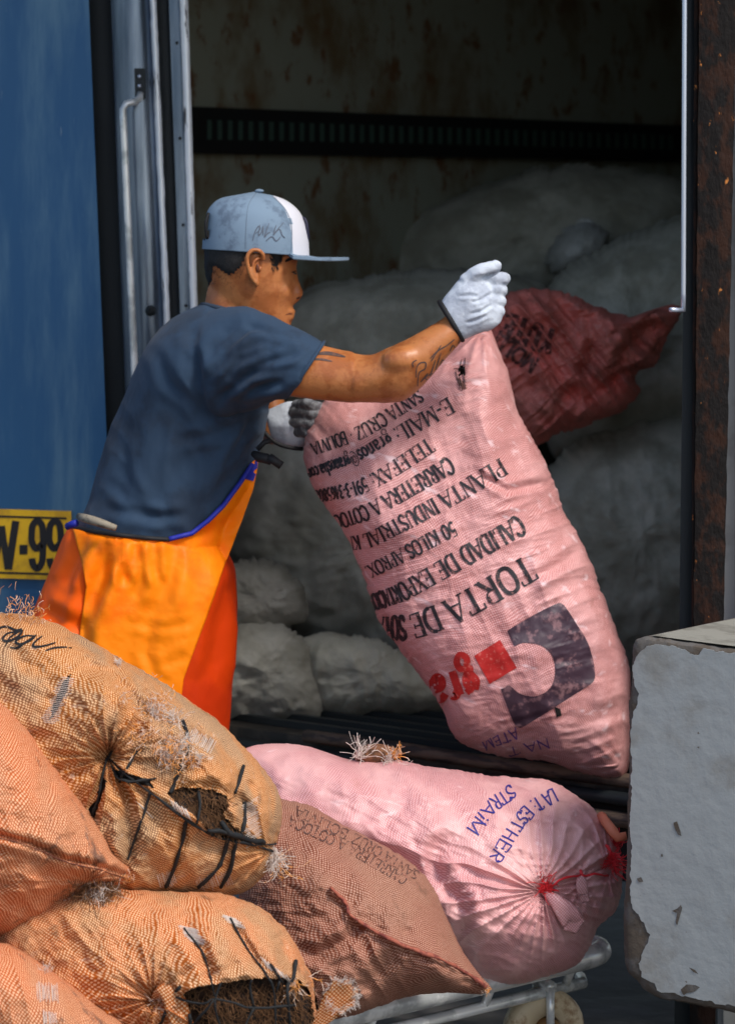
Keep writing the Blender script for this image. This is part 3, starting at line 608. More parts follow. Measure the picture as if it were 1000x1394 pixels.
def text_items(txt, anchors, kw=.135, nw=.055, jit=0., serif=True, xs=1.0):
    """anchors: (fraction, px, py, cap height) along the baseline; letters stand on its left-hand side as read"""
    adv = [G[c][0] for c in txt]; tot = sum(adv); A = np.array(anchors, float)
    fs = np.linspace(0, 1, 60); C = np.stack([np.interp(fs, A[:, 0], A[:, k]) for k in (1, 2, 3)], 1)
    ker = np.ones(9)/9
    for k in (0, 1): C[:, k] = np.convolve(np.pad(C[:, k], 4, mode='reflect', reflect_type='odd'), ker, 'valid')
    def mp(x, y):
        f = min(max(x/tot, 0), 1); i = min(int(f*59), 58); u = f*59-i; p = C[i]*(1-u)+C[i+1]*u; t = C[min(i+4, 59), :2]-C[max(i-3, 0), :2]; t /= np.hypot(*t)+1e-9
        up = np.array([t[1], -t[0]]); return p[:2]+up*y*p[2]
    out = []; x0 = 0
    for ch, a in zip(txt, adv):
        for stk in [q for q in G[ch][1].split(';') if q]:
            tk = stk.split(); code = tk[0]; pts = []; ser = ''
            for w_ in tk[1:]:
                if w_[0] == 'S': ser = w_[1:]
                else: pts.append(tuple(float(q) for q in w_.split(',')))
            if jit: pts = [(x+random.uniform(-jit, jit), y+random.uniform(-jit, jit)) for x, y in pts]
            fp = catmull(pts, max(8, len(pts)*4)) if 'c' in code else fine(pts, .12)
            h = np.interp((x0+a/2)/tot, A[:, 0], A[:, 3]); wd = (kw if code[0] == 'k' else nw)*h
            out.append(ribbon([mp(x0+x, y) for x, y in fp], wd))
            if serif:
                for e in ser:
                    x, y = pts[0] if e == 'a' else pts[-1]; out.append(ribbon([mp(x0+x+dx, min(max(y, .02), .98)) for dx in (-.1, 0, .1)], nw*h))
        x0 += a
    return out

# ------------------------------------------------------------ cart
cart = empty('hand_cart', (.1, 5.6, 0), 'low flat hand cart with a silver tube rim carrying the stacked sacks', 'cart')
ca_ = np.array([-.80, 4.66]); cb_ = np.array([.44, 5.90]); cd = np.array([.7071, .7071]); cn = np.array([-.7071, .7071])
def c3(p, z): return np.array([p[0], p[1], z])
pth = [c3(ca_+cn*.55, .205), c3(ca_+cn*.06, .205), c3(ca_+cd*.02, .205), c3(ca_+cd*.08, .205)]+[c3(ca_+(cb_-ca_)*t, .205) for t in np.linspace(.1, .95, 12)]
pth += [c3(cb_-cd*.02+cn*.005, .205), c3(cb_+cn*.03+cd*.02, .205), c3(cb_+cn*.08+cd*.03, .205), c3(cb_+cn*.35+cd*.03, .205), c3(cb_+cn*.5+cd*.02, .205)]
MB().tube(catmull(pth, 90), .0215, 16).build('rim_tube', M['galv'], cart)
MB().tube([c3(ca_+(cb_-ca_)*t+cn*.03, .150) for t in np.linspace(.05, .985, 10)]+[c3(cb_+cn*.06, .152)], .011, 10).build('lower_tube', M['galv'], cart)
q = [ca_+cn*.03, cb_+cn*.03-cd*.03, cb_+cn*.55-cd*.03, ca_+cn*.55]; MB().prism([tuple(t) for t in q], .188, .198).build('deck', M['floor'], cart, False)
for t in (.42, .66, .83, .955): MB().tube([c3(ca_+(cb_-ca_)*t+cn*.004, .20), c3(ca_+(cb_-ca_)*t+cn*.03, .15)], .008, 8).build('strut', M['galv'], cart)
def caster(t, off, name='wheel'):
    c = ca_+(cb_-ca_)*t+cn*off; cc = c3(c, .078); ax = np.array([.35, -.93, .0]); ax /= np.linalg.norm(ax)
    u = np.array([ax[1], -ax[0], 0]); w_ = np.array([0, 0, 1.]); V = []; prof = [(.030, -.022), (.055, -.024), (.070, -.021), (.077, -.012), (.078, 0), (.077, .012), (.070, .021), (.055, .024), (.030, .022)]
    k = 36; Fc = []
    for i, (r, h) in enumerate(prof):
        for j in range(k): a = 2*math.pi*j/k; V.append(cc+ax*h+r*(math.cos(a)*u+math.sin(a)*w_))
    n = len(prof); Fc = [(i*k+j, i*k+(j+1) % k, ((i+1) % n)*k+(j+1) % k, ((i+1) % n)*k+j) for i in range(n) for j in range(k)]
    wh = mesh_obj(name, V, Fc, M['cream'], cart)
    MB().tube([cc-ax*.027, cc+ax*.028], .026, 20).build('hub', M['brass'], wh)
    MB().tube([cc-ax*.034, cc+ax*.034], .009, 12).build('axle', M['galv'], wh)
    MB().tube([cc-ax*.031+np.array([0, 0, 0]), cc-ax*.031+np.array([0, 0, .085])], .008, 8).tube([cc+ax*.031, cc+ax*.031+np.array([0, 0, .085])], .008, 8).tube([cc-ax*.036+np.array([0, 0, .085]), cc+ax*.036+np.array([0, 0, .085])], .012, 8).tube([cc+np.array([0, 0, .085]), cc+np.array([0, 0, .112])], .014, 10).build('fork', M['galv'], wh)
caster(.93, .042); caster(.12, .06); caster(.85, .5); caster(.12, .48)

# ------------------------------------------------------------ the stacked sacks
GRP = 'sacks stacked on the hand cart'
def sack_root(px, py, d, label, group=GRP, name='sack'): return empty(name, tuple(P(px, py, d)), label, 'sack', group)

# upper torn orange sack
def dA(px, py, r):
    h = .020*fbm(px*.011, py*.011, 0, 31)+.008*fbm(px*.035, py*.04, 0, 33)+.0016*fbm(px*.15, py*.15, 0, 34)
    h = h+gather(px, py, 147, 1030, 19, .016, 85, .03, 3)+gather(px, py, 366, 1160, 13, .010, 60, .012, 8)
    puff = np.exp(-(((px-150)*.8+(py-950)*.2)/36)**2-((py-952)/50)**2); h = h+.055*puff-.02*np.exp(-((px-185)/12)**2-((py-985)/30)**2)
    h = h+ridge(px, py, [(150, 1040), (205, 1070), (255, 1108), (300, 1138)], 7, .012)+crease(px, py, [(150, 1038), (168, 1085), (180, 1150), (170, 1210)], 9, .010, .006)
    h = h+ridge(px, py, [(165, 1045), (150, 1110), (160, 1180)], 12, .010)+crease(px, py, [(110, 905), (150, 915), (190, 960), (235, 985)], 7, .012, .006)
    h = h+crease(px, py, [(180, 950), (240, 975), (300, 1010), (340, 1060)], 10, .008, .005)+ridge(px, py, [(190, 990), (240, 1000), (290, 1040), (310, 1080)], 16, .014)
    h = h+folds(px, py, R(40), 120, 26, .006, 41)+folds(px, py, R(-35), 60, 13, .0022, 42)+.006*ridged(px*.018, py*.022, 0, 43, 3)+crease(px, py, [(232, 1074), (300, 1072), (330, 1095), (350, 1130)], 8, .006, .008)
    h = h+crease(px, py, [(330, 1040), (345, 1100), (345, 1150), (320, 1215)], 9, .007, .005)+crease(px, py, [(250, 985), (255, 1020), (243, 1050), (232, 1078)], 6, .006, .004)
    h = h+crease(px, py, [(330, 1042), (322, 1072), (333, 1100), (325, 1140)], 6, .007, .006)+crease(px, py, [(253, 1118), (246, 1150), (228, 1205)], 6, .006, .004)
    return h
rA = sack_root(190, 1240, 5.25, 'torn tan and orange mesh sack laced with black cord, topmost of the pile')
holeA = [(228, 1078), (250, 1071), (290, 1074), (309, 1083), (312, 1098), (304, 1110), (320, 1126), (345, 1138), (350, 1146), (318, 1146), (290, 1134), (262, 1108), (240, 1094)]
slitA = [(86, 925), (96, 918), (92, 940), (74, 972), (66, 985), (72, 958)]; slitA2 = [(140, 1058), (146, 1062), (136, 1092), (130, 1112), (118, 1105), (130, 1090)]
slitA3 = [(152, 1048), (168, 1052), (205, 1062), (212, 1074), (190, 1068), (165, 1062)]
sA = Sack([(-90, 850), (-20, 838), (30, 836), (70, 846), (110, 866), (160, 893), (215, 925), (260, 955), (300, 985), (335, 1020), (365, 1055), (383, 1088), (384, 1112), (376, 1150), (366, 1182), (345, 1206), (300, 1226), (250, 1237), (200, 1244), (140, 1243), (60, 1235), (-60, 1190), (-130, 1000)], 5.27, .20, .10, c=(150, 1045), disp=dA, seed=1, tilt=(0, -.15), nr=170, na=640, uvrot=.35)
clA = sA.build('sack', M['tan'], rA, [holeA, slitA, slitA2, slitA3])
def inner(s, poly, off, m, parent, name='husk_filling', amp=.004):
    V, Fc = poly_mesh(poly, 5); q = [cast(s.tree, x, y, 0) for x, y in V]
    c = np.mean(poly, 0)
    P_ = [(np.array(p)+np.array([0, off+amp*float(fbm(x*.12, y*.12, 0, 3)), 0])) if p is not None else P(x, y, s.d0) for p, (x, y) in zip(q, V)]
    return mesh_obj(name, P_, Fc, m, parent)
def grow(poly, k):
    p = np.array(poly, float); c = p.mean(0); d = p-c; return [tuple(c+v*(1+k/np.hypot(*v))) for v in d]
hk = inner(sA, grow(holeA, 14), .014, M['husk'], rA)
inner(sA, grow(slitA, 6), .008, M['dark'], rA, 'slit_lining'); inner(sA, grow(slitA2, 6), .008, M['dark'], rA, 'slit_lining'); inner(sA, grow(slitA3, 6), .008, M['dark'], rA, 'slit_lining')
def fur(name, poly, s, off, n, m, parent, ln=.02, r=.0005):
    mb = MB(); p = np.array(poly); lo, hi = p.min(0), p.max(0); c = 0
    while c < n:
        x, y = RNG.uniform(lo, hi)
        if not inpoly(np.array([x]), np.array([y]), poly)[0]: continue
        c += 1; q = cast(s.tree, x, y, 0)
        if q is None: continue
        q = np.array(q)+np.array([0, off, 0]); a = RNG.uniform(0, 6.28) if RNG.rand() < .35 else RNG.normal(-1.2, .5); v_ = np.array([math.cos(a), -.25, math.sin(a)]); L = ln*RNG.uniform(.4, 1.2); cv = RNG.normal(0, .5, 3); pts = []
        for k in range(5): pts.append(q.copy()); q = q+v_*L/4; v_ = v_+cv*.3
        mb.tube(pts, r*RNG.uniform(.6, 1.5), 3, False)
    return mb.build(name, m, parent)
fur('husk_fibre', holeA, sA, .010, 420, M['fibre'], hk)
cords('net_cord', [[(147, 1030), (170, 1052), (205, 1078), (258, 1118), (300, 1140), (355, 1150)], [(147, 1030), (140, 1060), (135, 1085), (126, 1110)], [(205, 1078), (198, 1100), (185, 1140), (173, 1170)],
    (.0034, [(253, 1118), (248, 1145), (236, 1185), (226, 1207)]), (.0040, [(248, 982), (256, 1010), (247, 1045), (231, 1080)]), [(268, 1120), (272, 1095), (270, 1078)], (.0034, [(331, 1043), (324, 1066), (319, 1080)]),
    (.0036, [(333, 1092), (332, 1120), (325, 1142)]), (.0038, [(321, 1143), (314, 1180), (300, 1207)]), (.0038, [(311, 1140), (298, 1178), (270, 1207)]), [(150, 1042), (165, 1060), (195, 1062), (212, 1060)], [(163, 1064), (176, 1040), (187, 1022)],
    (.0045, [(283, 1130), (305, 1132), (325, 1140), (360, 1146)]), (.005, [(300, 1118), (312, 1134), (330, 1140)]), [(353, 1150), (375, 1148), (386, 1138)], [(353, 1152), (374, 1160), (385, 1162)], [(147, 1030), (152, 1022), (146, 1036)]],
    sA.tree, M['cord'], rA, .0026)
def at(s, x, y, lift=.003):
    for k in range(30):
        q = cast(s.tree, x+(s.c[0]-x)*k*.02, y+(s.c[1]-y)*k*.02, lift)
        if q is not None: return np.array(q)
    return P(x, y, s.d0)
tufts('frayed_threads', [(at(sA, 205, 970), (.3, -1, .3), .02, .035, 60), (at(sA, 235, 980), (0, -1, .2), .02, .03, 60), (at(sA, 250, 1010), (-.3, -1, -.3), .02, .035, 60), (at(sA, 225, 1020), (.1, -1, -.4), .02, .03, 50), (at(sA, 368, 1168), (.5, -1, -.6), .012, .03, 60), (at(sA, 375, 1160), (.3, -.6, -1), .01, .05, 24), (at(sA, 268, 1030), (.3, -1, 0), .01, .02, 30), (at(sA, 160, 905), (.3, -.6, .6), .008, .015, 20)], M['white_thread'], rA, .0006)
tufts('frayed_threads', [(at(sA, 212, 968), (.3, -1, -.1), .06, .03, 110), (at(sA, 240, 1022), (-.4, -1, -.2), .05, .03, 110), (at(sA, 200, 1000), (0, -1, -.2), .05, .025, 70), (at(sA, 372, 1165), (.4, -.8, -.7), .012, .035, 50), (at(sA, 20, 840), (.1, -.3, 1), .06, .02, 60), (at(sA, 45, 845), (.5, -.3, .7), .04, .02, 40), (at(sA, 260, 1035), (.1, -1, 0), .015, .02, 30), (at(sA, 370, 1170), (.2, -.2, -1), .01, .07, 8), (at(sA, 165, 955), (.2, -1, .2), .04, .02, 30)], M['thread'], rA, .0009)
def ladder(s, poly, n, ang, L, m, parent, name='bare_threads'):
    mb = MB()
    for k in range(n):
        f = (k+.5)/n; (x0, y0), (x1, y1) = poly; x = x0+(x1-x0)*f+random.uniform(-1, 1); y = y0+(y1-y0)*f; c_, s_ = math.cos(ang), math.sin(ang); l = L*random.uniform(.6, 1.1)
        pts = [cast(s.tree, x-c_*l/2+c_*l*t, y-s_*l/2+s_*l*t, .0012) for t in (0, .33, .66, 1)]
        if all(p is not None for p in pts): mb.tube([np.array(p) for p in pts], .0005, 4, False)
    return mb.build(name, m, parent)
for a_, b_, n_, g_, l_ in (((94, 922), (66, 985), 26, .15, 24), ((340, 1090), (345, 1150), 26, -.5, 26), ((215, 1200), (240, 1195), 12, 1.3, 22), ((268, 1205), (315, 1195), 20, 1.2, 20), ((258, 1000), (290, 1018), 18, -1.1, 20), ((230, 1010), (255, 1035), 18, .9, 20), ((190, 1095), (205, 1110), 8, .8, 18), ((235, 1095), (258, 1110), 12, 1.1, 18)):
    ladder(sA, (a_, b_), n_, g_, l_, M['white_thread'], rA)
def scr(pts, wd=3.2): return ribbon(fine(pts, 2.5, True), wd, .5)
decal('marker_writing', [scr([(-6, 858), (8, 853), (22, 858), (30, 856)]), scr([(28, 860), (12, 862), (4, 870), (12, 873), (26, 866), (30, 858), (14, 868), (8, 880)]), scr([(48, 866), (34, 866), (22, 873), (28, 877), (42, 872), (50, 864)]), scr([(48, 866), (36, 874), (24, 882), (14, 881)]), scr([(58, 866), (48, 874), (46, 880), (58, 880), (76, 875)]), scr([(62, 886), (75, 882), (92, 881)], 2.6), scr([(94, 882), (98, 882)], 3)], sA.tree, M['marker'], rA, .0012)

# left orange sack with a sewn mouth
def dB(px, py, r):
    seam = [(-80, 1118), (0, 1139), (40, 1150), (90, 1172), (130, 1180), (176, 1196)]
    d, sg, t = pdist(px, py, seam)
    h = .018*fbm(px*.012, py*.012, 0, 51)+.006*fbm(px*.035, py*.05, 0, 53)+.001*fbm(px*.2, py*.2, 0, 54)
    h = h-.016*np.exp(-((d-2)/5)**2)*(sg < 0)+.008*np.exp(-((d-8)/7)**2)*(sg > 0)+.006*np.exp(-((d-14)/9)**2)*(sg < 0)
    h = h+.005*np.exp(-(d/34)**2)*ridged(px*.03, py*.008, 0, 55)+folds(px, py, R(62), 130, 34, .005, 57)*np.clip((py-1150)/60, 0, 1)+folds(px, py, R(-60), 160, 45, .004, 59)
    return h+gather(px, py, 120, 1200, 14, .009, 70, .012, 4)+folds(px, py, R(20), 70, 15, .0022, 58)+.005*ridged(px*.015, py*.018, 0, 56, 3)
rB = sack_root(60, 1280, 5.1, 'salmon orange mesh sack with a sewn mouth and dark stains, left of the torn one')
sB = Sack([(-190, 1010), (-110, 940), (-50, 935), (0, 955), (45, 1003), (90, 1062), (135, 1118), (165, 1165), (180, 1188), (168, 1203), (135, 1212), (104, 1226), (72, 1252), (35, 1276), (0, 1286), (-60, 1292), (-170, 1230)], 5.12, .19, .12, c=(-10, 1130), disp=dB, seed=2, nr=140, na=560, uvrot=-.15)
sB.build('sack', M['salmon'], rB)
cords('mouth_seam', [[(-40, 1130), (0, 1141), (40, 1152), (90, 1173), (130, 1182), (172, 1196)]], sB.tree, mat('dark_stitch', (.12, .03, .015), .7), rB, .0014)
tufts('frayed_threads', [(at(sB, 125, 1205), (0, -.2, -1), .05, .05, 120), (at(sB, 108, 1215), (.2, -.2, -1), .03, .08, 14), (at(sB, 145, 1203), (.1, -.2, -1), .03, .05, 60)], M['fibre'], rB, .0008)
tufts('frayed_threads', [(at(sB, 125, 1204), (0, -.3, -1), .05, .04, 40), (at(sB, 170, 1190), (.3, -.3, -.6), .02, .012, 30)], M['thread'], rB, .0007)
tufts('frayed_threads', [(at(sB, 128, 1203), (.05, -.4, -1), .03, .045, 26)], M['white_thread'], rB, .0006)

# lower orange sack with an open laced mouth
def dC(px, py, r):
    h = .018*fbm(px*.012, py*.012, 0, 61)+.008*fbm(px*.035, py*.045, 0, 63)+.0012*fbm(px*.18, py*.18, 0, 64)
    h = h+gather(px, py, 210, 1362, 20, .015, 90, .03, 6)+ridge(px, py, [(240, 1352), (300, 1332), (360, 1322), (410, 1330)], 8, .012)
    h = h+crease(px, py, [(250, 1262), (275, 1296), (292, 1340)], 8, .010, .007)+crease(px, py, [(313, 1250), (336, 1290), (368, 1335)], 8, .010, .007)+crease(px, py, [(380, 1270), (395, 1320), (400, 1350)], 8, .01, .006)
    return h+folds(px, py, R(55), 110, 26, .005, 67)+folds(px, py, R(-25), 60, 13, .0022, 68)+.005*ridged(px*.018, py*.02, 0, 69, 3)
rC = sack_root(260, 1440, 5.15, 'orange mesh sack below the torn one, its mouth gaping over brown husk behind black netting')
holeC = [(238, 1358), (262, 1345), (310, 1336), (360, 1330), (402, 1331), (420, 1345), (430, 1394), (432, 1430), (276, 1430), (262, 1400), (246, 1378)]
sC = Sack([(-20, 1330), (-10, 1250), (50, 1215), (120, 1205), (200, 1212), (290, 1216), (345, 1230), (385, 1262), (410, 1300), (426, 1340), (432, 1400), (430, 1470), (330, 1520), (120, 1520), (-20, 1440)], 5.13, .18, .10, c=(230, 1375), disp=dC, seed=3, nr=140, na=560, uvrot=.2)
sC.build('sack', M['orange'], rC, [holeC]); hk = inner(sC, grow(holeC, 8), .03, M['husk'], rC); fur('husk_fibre', [(250, 1350), (310, 1338), (415, 1338), (428, 1410), (280, 1410)], sC, .024, 700, M['fibre'], hk, .022)
cords('net_cord', [[(250, 1264), (275, 1296), (286, 1330), (292, 1356)], [(313, 1250), (335, 1290), (362, 1326), (372, 1348), (375, 1400)], (.0034, [(402, 1308), (398, 1332), (390, 1345), (395, 1400)]), [(368, 1312), (384, 1338)],
    [(240, 1358), (275, 1366), (292, 1360), (320, 1366), (345, 1372), (400, 1368)], [(292, 1360), (280, 1375), (262, 1394)], [(345, 1372), (340, 1345), (342, 1334)], [(345, 1372), (335, 1394), (333, 1405)], [(376, 1350), (380, 1335)], (.0036, [(240, 1350), (246, 1344)]), (.0034, [(218, 1394), (226, 1378)]), (.0034, [(258, 1380), (260, 1400)]), [(300, 1338), (292, 1365), (300, 1400)]], sC.tree, M['cord'], rC, .0022)
for a_, b_, n_, g_, l_ in (((255, 1262), (270, 1285), 20, .2, 26), ((312, 1248), (325, 1262), 14, .3, 24), ((360, 1310), (395, 1335), 20, 1.0, 18)): ladder(sC, (a_, b_), n_, g_, l_, M['white_thread'], rC)
# flared end of the sack
mb = MB(); k = 28
for i in range(9):
    f = i/8; cx, cy = 428+f*36, 1400-f*44; rr = (7+f*22)
    for j in range(k):
        a = 2*math.pi*j/k; wv = 1+.14*math.sin(7*a+f*3)*f; mb.v.append(tuple(P(cx+rr*wv*math.cos(a)*.75, cy+rr*wv*math.sin(a)*.8, 5.0)+np.array([0, .02*math.sin(a*1+1)*f, 0])))
mb.f = [(i*k+j, i*k+(j+1) % k, (i+1)*k+(j+1) % k, (i+1)*k+j) for i in range(8) for j in range(k)]
uv = [(v_[0], v_[2]) for v_ in mb.v]; ear = mesh_obj('sack_ear', mb.v, mb.f, M['orange'], rC, uv=uv)
tufts('frayed_threads', [(P(464+20*math.cos(a), 1356+20*math.sin(a), 4.99), (.5*math.cos(a)+.3, -.5, -.5*math.sin(a)+.3), .008, .010, 12) for a in np.linspace(0, 6.28, 14)], M['white_thread'], rC, .0006)
tufts('frayed_threads', [(at(sC, 420, 1330), (1, -.3, .1), .003, .05, 3), (at(sC, 400, 1335), (0, -.5, -1), .01, .04, 20), (at(sC, 215, 1365), (.2, -1, -.5), .02, .03, 30)], M['thread'], rC, .0008)
# knot ear near the gather
def rag(s, pts, w0, m, parent, name='tied_end', seed=1):
    mb = MB(); pl_ = catmull(pts, 14); V = []; k = 14
    for i, (x, y, d, r_) in enumerate(pl_):
        for j in range(k):
            a = 2*math.pi*j/k; q = r_*(1+.25*math.sin(4*a+seed)*i/13); V.append(P(x+q*math.cos(a), y+q*math.sin(a)*.9, d)+np.array([0, q/F*d*.6*math.sin(a+1), 0]))
    Fc = [(i*k+j, i*k+(j+1) % k, (i+1)*k+(j+1) % k, (i+1)*k+j) for i in range(13) for j in range(k)]+[tuple(range(k))[::-1]]
    return mesh_obj(name, V, Fc, m, parent, uv=[(v_[0], v_[2]) for v_ in V])
dq = at(sC, 210, 1362)[1]; rag(sC, [(210, 1360, dq, 5), (225, 1348, dq-.02, 12), (238, 1362, dq-.025, 14), (246, 1390, dq-.02, 13), (262, 1420, dq-.01, 14)], 0, M['orange'], rC)

# bottom-left sack
def dD(px, py, r):
    return .012*fbm(px*.012, py*.012, 0, 71)+.003*fbm(px*.05, py*.05, 0, 73)+folds(px, py, R(80), 140, 36, .007, 77)
rD = sack_root(20, 1450, 5.0, 'dark salmon mesh sack in the lowest corner under the stained salmon one')
sD = Sack([(-150, 1330), (-80, 1290), (-10, 1284), (30, 1296), (70, 1322), (105, 1347), (140, 1374), (178, 1402), (190, 1460), (120, 1520), (-100, 1520)], 4.98, .14, .12, c=(10, 1410), disp=dD, seed=4, nr=90, na=360, uvrot=.1)
sD.build('sack', M['salmon'], rD)
for a_, b_, n_, g_, l_ in (((50, 1350), (80, 1352), 14, 1.5, 26), ((58, 1385), (78, 1386), 10, 1.5, 20)): ladder(sD, (a_, b_), n_, g_, l_, M['white_thread'], rD)
tufts('frayed_threads', [(at(sD, 62, 1322), (0, -.5, 1), .01, .02, 10)], M['white_thread'], rD, .0006)

# brown-pink sack in the middle
def dE(px, py, r):
    seam = [(450, 1212), (470, 1232), (482, 1252), (540, 1285), (600, 1308), (640, 1330), (662, 1346)]
    d, sg, t = pdist(px, py, seam)
    h = .016*fbm(px*.011, py*.011, 0, 81)+.007*fbm(px*.035, py*.045, 0, 83)+.0012*fbm(px*.16, py*.16, 0, 84)
    h = h-.003*np.exp(-((d-5)/5)**2)+(.011+.004*np.sin(t*70))*np.exp(-(d/5)**2)+.005*np.exp(-(d/26)**2)*ridged(px*.05+py*.03, py*.01, 0, 86, 2)+folds(px, py, R(55), 130, 30, .008, 87)*np.clip((py-1230)/60, .2, 1)
    h = h+folds(px, py, R(10), 70, 14, .002, 88)+.005*ridged(px*.015, py*.018, 0, 89, 3)
    b = np.hypot(px-435, py-1215); h = h+.004*np.sin(b*.13)*np.exp(-(b/85)**2)+.016*np.exp(-(b/40)**2)
    h = h+crease(px, py, [(395, 1290), (430, 1300), (470, 1280), (490, 1250)], 8, .009, .006)+crease(px, py, [(440, 1385), (500, 1340), (540, 1290)], 10, .008, .005)
    return h
rE = sack_root(500, 1385, 5.45, 'brownish pink sack with a puckered seam and faded print beside the pale pink one')
sE = Sack([(330, 1130), (350, 1095), (385, 1088), (425, 1098), (470, 1124), (520, 1150), (562, 1178), (590, 1208), (606, 1245), (628, 1292), (652, 1326), (668, 1345), (655, 1353), (600, 1352), (555, 1358), (500, 1376), (450, 1388), (410, 1388), (360, 1370), (330, 1280), (325, 1200)], 5.45, .17, .09, c=(480, 1260), disp=dE, seed=5, tilt=(-.05, -.5), nr=140, na=560, uvrot=.45)
sE.build('sack', M['brownpink'], rE)
it = text_items('SANTA CRUZ BOLIVIA', [(0, 572, 1188, 12), (.5, 500, 1142, 14), (1, 404, 1097, 13)]) + text_items('CARRETERA A COTOCA', [(0, 556, 1194, 13), (.5, 484, 1150, 15), (1, 396, 1110, 14)])
decal('faded_print', it, sE.tree, mat('faded_print', (.10, .045, .035), .7, col2=(.36, .15, .1), scale=90, lo=.5, hi=.62), rE, .0012)
cords('seam_thread', [(.0040, [(450, 1210), (470, 1230), (482, 1250), (540, 1284), (600, 1307), (640, 1329), (660, 1344)])], sE.tree, mat('dark_red_seam', (.36, .10, .06), .8, col2=(.18, .04, .03), scale=90, bump=.002, bscale=200), rE, .0008)
tufts('frayed_threads', [(at(sE, 385, 1185), (.2, -1, 0), .03, .02, 30), (at(sE, 660, 1346), (.6, -.5, -.3), .01, .012, 20)], M['thread'], rE, .0006)

# pale pink sack lying at the right
def dF(px, py, r):
    h = .013*fbm(px*.010, py*.010, 0, 91)+.0035*fbm(px*.04, py*.04, 0, 93)+.001*fbm(px*.15, py*.15, 0, 94)
    lobe = [(500, 1180), (545, 1150), (600, 1150), (640, 1175), (690, 1190), (740, 1210)]
    h = h+crease(px, py, [(430, 1130), (480, 1150), (520, 1160), (580, 1195), (600, 1150), (640, 1140)], 12, .010, .008)
    b = ((px-680)/85)**2+((py-1245)/85)**2; h = h+.045*np.exp(-b*1.2)
    h = h+gather(px, py, 738, 1213, 30, .011, 120, .03, 2)+gather(px, py, 828, 1180, 22, .010, 90, .03, 9)+gather(px, py, 790, 1200, 16, .006, 50, .012, 12)
    h = h+folds(px, py, R(15), 170, 40, .005, 97)*np.clip((px-560)/80, 0, 1)+folds(px, py, R(5), 120, 30, .004, 98)*np.clip((560-px)/80, 0, 1)
    h = h+folds(px, py, R(25), 80, 14, .002, 99)+.004*ridged(px*.014, py*.018, 0, 96, 3)
    h = h+crease(px, py, [(590, 1165), (600, 1200), (625, 1225), (640, 1290)], 10, .010, .006)-.03*np.exp(-(((px-505)/36)**2+((py-1022)/13)**2))
    return h
rF = sack_root(600, 1338, 5.75, 'pale pink sack with blue handwriting and red ties lying at the end of the cart')
sF = Sack([(290, 1060), (330, 1022), (360, 1013), (410, 1014), (450, 1026), (480, 1034), (540, 1034), (600, 1046), (690, 1058), (742, 1061), (783, 1082), (816, 1110), (836, 1142), (846, 1180), (846, 1218), (836, 1240), (816, 1260), (802, 1290), (782, 1314), (742, 1330), (700, 1339), (655, 1334), (620, 1310), (560, 1290), (450, 1250), (340, 1160)], 5.75, .20, .12, c=(620, 1175), disp=dF, seed=6, tilt=(0, -.25), nr=150, na=640, uvrot=.12)
sF.build('sack', M['pinklie'], rF)
def pen(lines, wd=2.1): return [ribbon(fine(l, 2, True), wd, .3) for l in lines]
hw = text_items('LA T: ESTHER', [(0, 752, 1072, 20), (.35, 722, 1088, 20), (.6, 700, 1110, 19), (1, 664, 1168, 18)], .11, .10, .05, False)+text_items('STRAiM', [(0, 694, 1068, 19), (.5, 664, 1088, 19), (1, 634, 1128, 19)], .11, .10, .05, False)
decal('pen_writing', hw, sF.tree, M['pen'], rF, .0012)
tufts('red_tie', [(at(sF, 738, 1212), (-.1, -.5, 1), .008, .045, 46), (at(sF, 740, 1205), (-.6, -.5, .7), .008, .05, 12), (at(sF, 832, 1165), (.1, -.8, -.7), .01, .05, 50), (at(sF, 836, 1150), (.3, -.5, .6), .012, .03, 30), (at(sF, 735, 1214), (1, -.5, .4), .006, .03, 20)], M['red_thread'], rF, .0011)
cords('red_cord', [(.0022, [(738, 1212), (752, 1204), (768, 1196), (790, 1190)]), (.0022, [(786, 1192), (805, 1190), (826, 1192)]), (.0028, [(790, 1185), (792, 1200), (788, 1210)]), (.003, [(824, 1150), (832, 1165), (838, 1190)]), (.003, [(818, 1120), (828, 1136), (838, 1145)])], sF.tree, M['red_thread'], rF, .002)
dq = at(sF, 740, 1216)[1]; rag(sF, [(738, 1214, dq, 4), (752, 1222, dq-.015, 8), (768, 1238, dq-.02, 13), (780, 1256, dq-.015, 14), (778, 1262, dq-.01, 10)], 0, M['pinklie'], rF, seed=3)
dq = at(sF, 790, 1196)[1]; rag(sF, [(788, 1192, dq, 3), (790, 1200, dq-.012, 7), (792, 1212, dq-.014, 9), (794, 1222, dq-.012, 8)], 0, M['pinklie'], rF, seed=5)
MB().tube([P(818, 1112, 5.74), P(826, 1122, 5.70), P(834, 1132, 5.69), P(840, 1140, 5.69), P(852, 1138, 5.69)], [.010, .009, .010, .009, .008], 10).build('tied_end', mat('coral_cloth', (.75, .22, .12), .5), rF)
p0 = at(sF, 505, 1028, 0); mb = MB().ball(p0+np.array([0, .012, .010]), (.042, .03, .020), 20, 14); ck = mb.build('husk_filling', mat('coconut', (.20, .085, .04), .9, col2=(.09, .04, .02), scale=60, bump=.004, bscale=140), rF)
tufts('frayed_threads', [(p0+np.array([-.035, -.012, .012]), (.6, -.3, .6), .012, .05, 26), (p0+np.array([.02, -.02, .0]), (.2, -.3, .9), .014, .04, 20), (p0+np.array([.035, -.02, -.005]), (.6, -.5, -.2), .01, .03, 20)], M['white_thread'], rF, .0009)
tufts('frayed_threads', [(p0+np.array([.035, -.01, .01]), (.1, -.2, 1), .012, .03, 20)], M['thread'], rF, .0009)

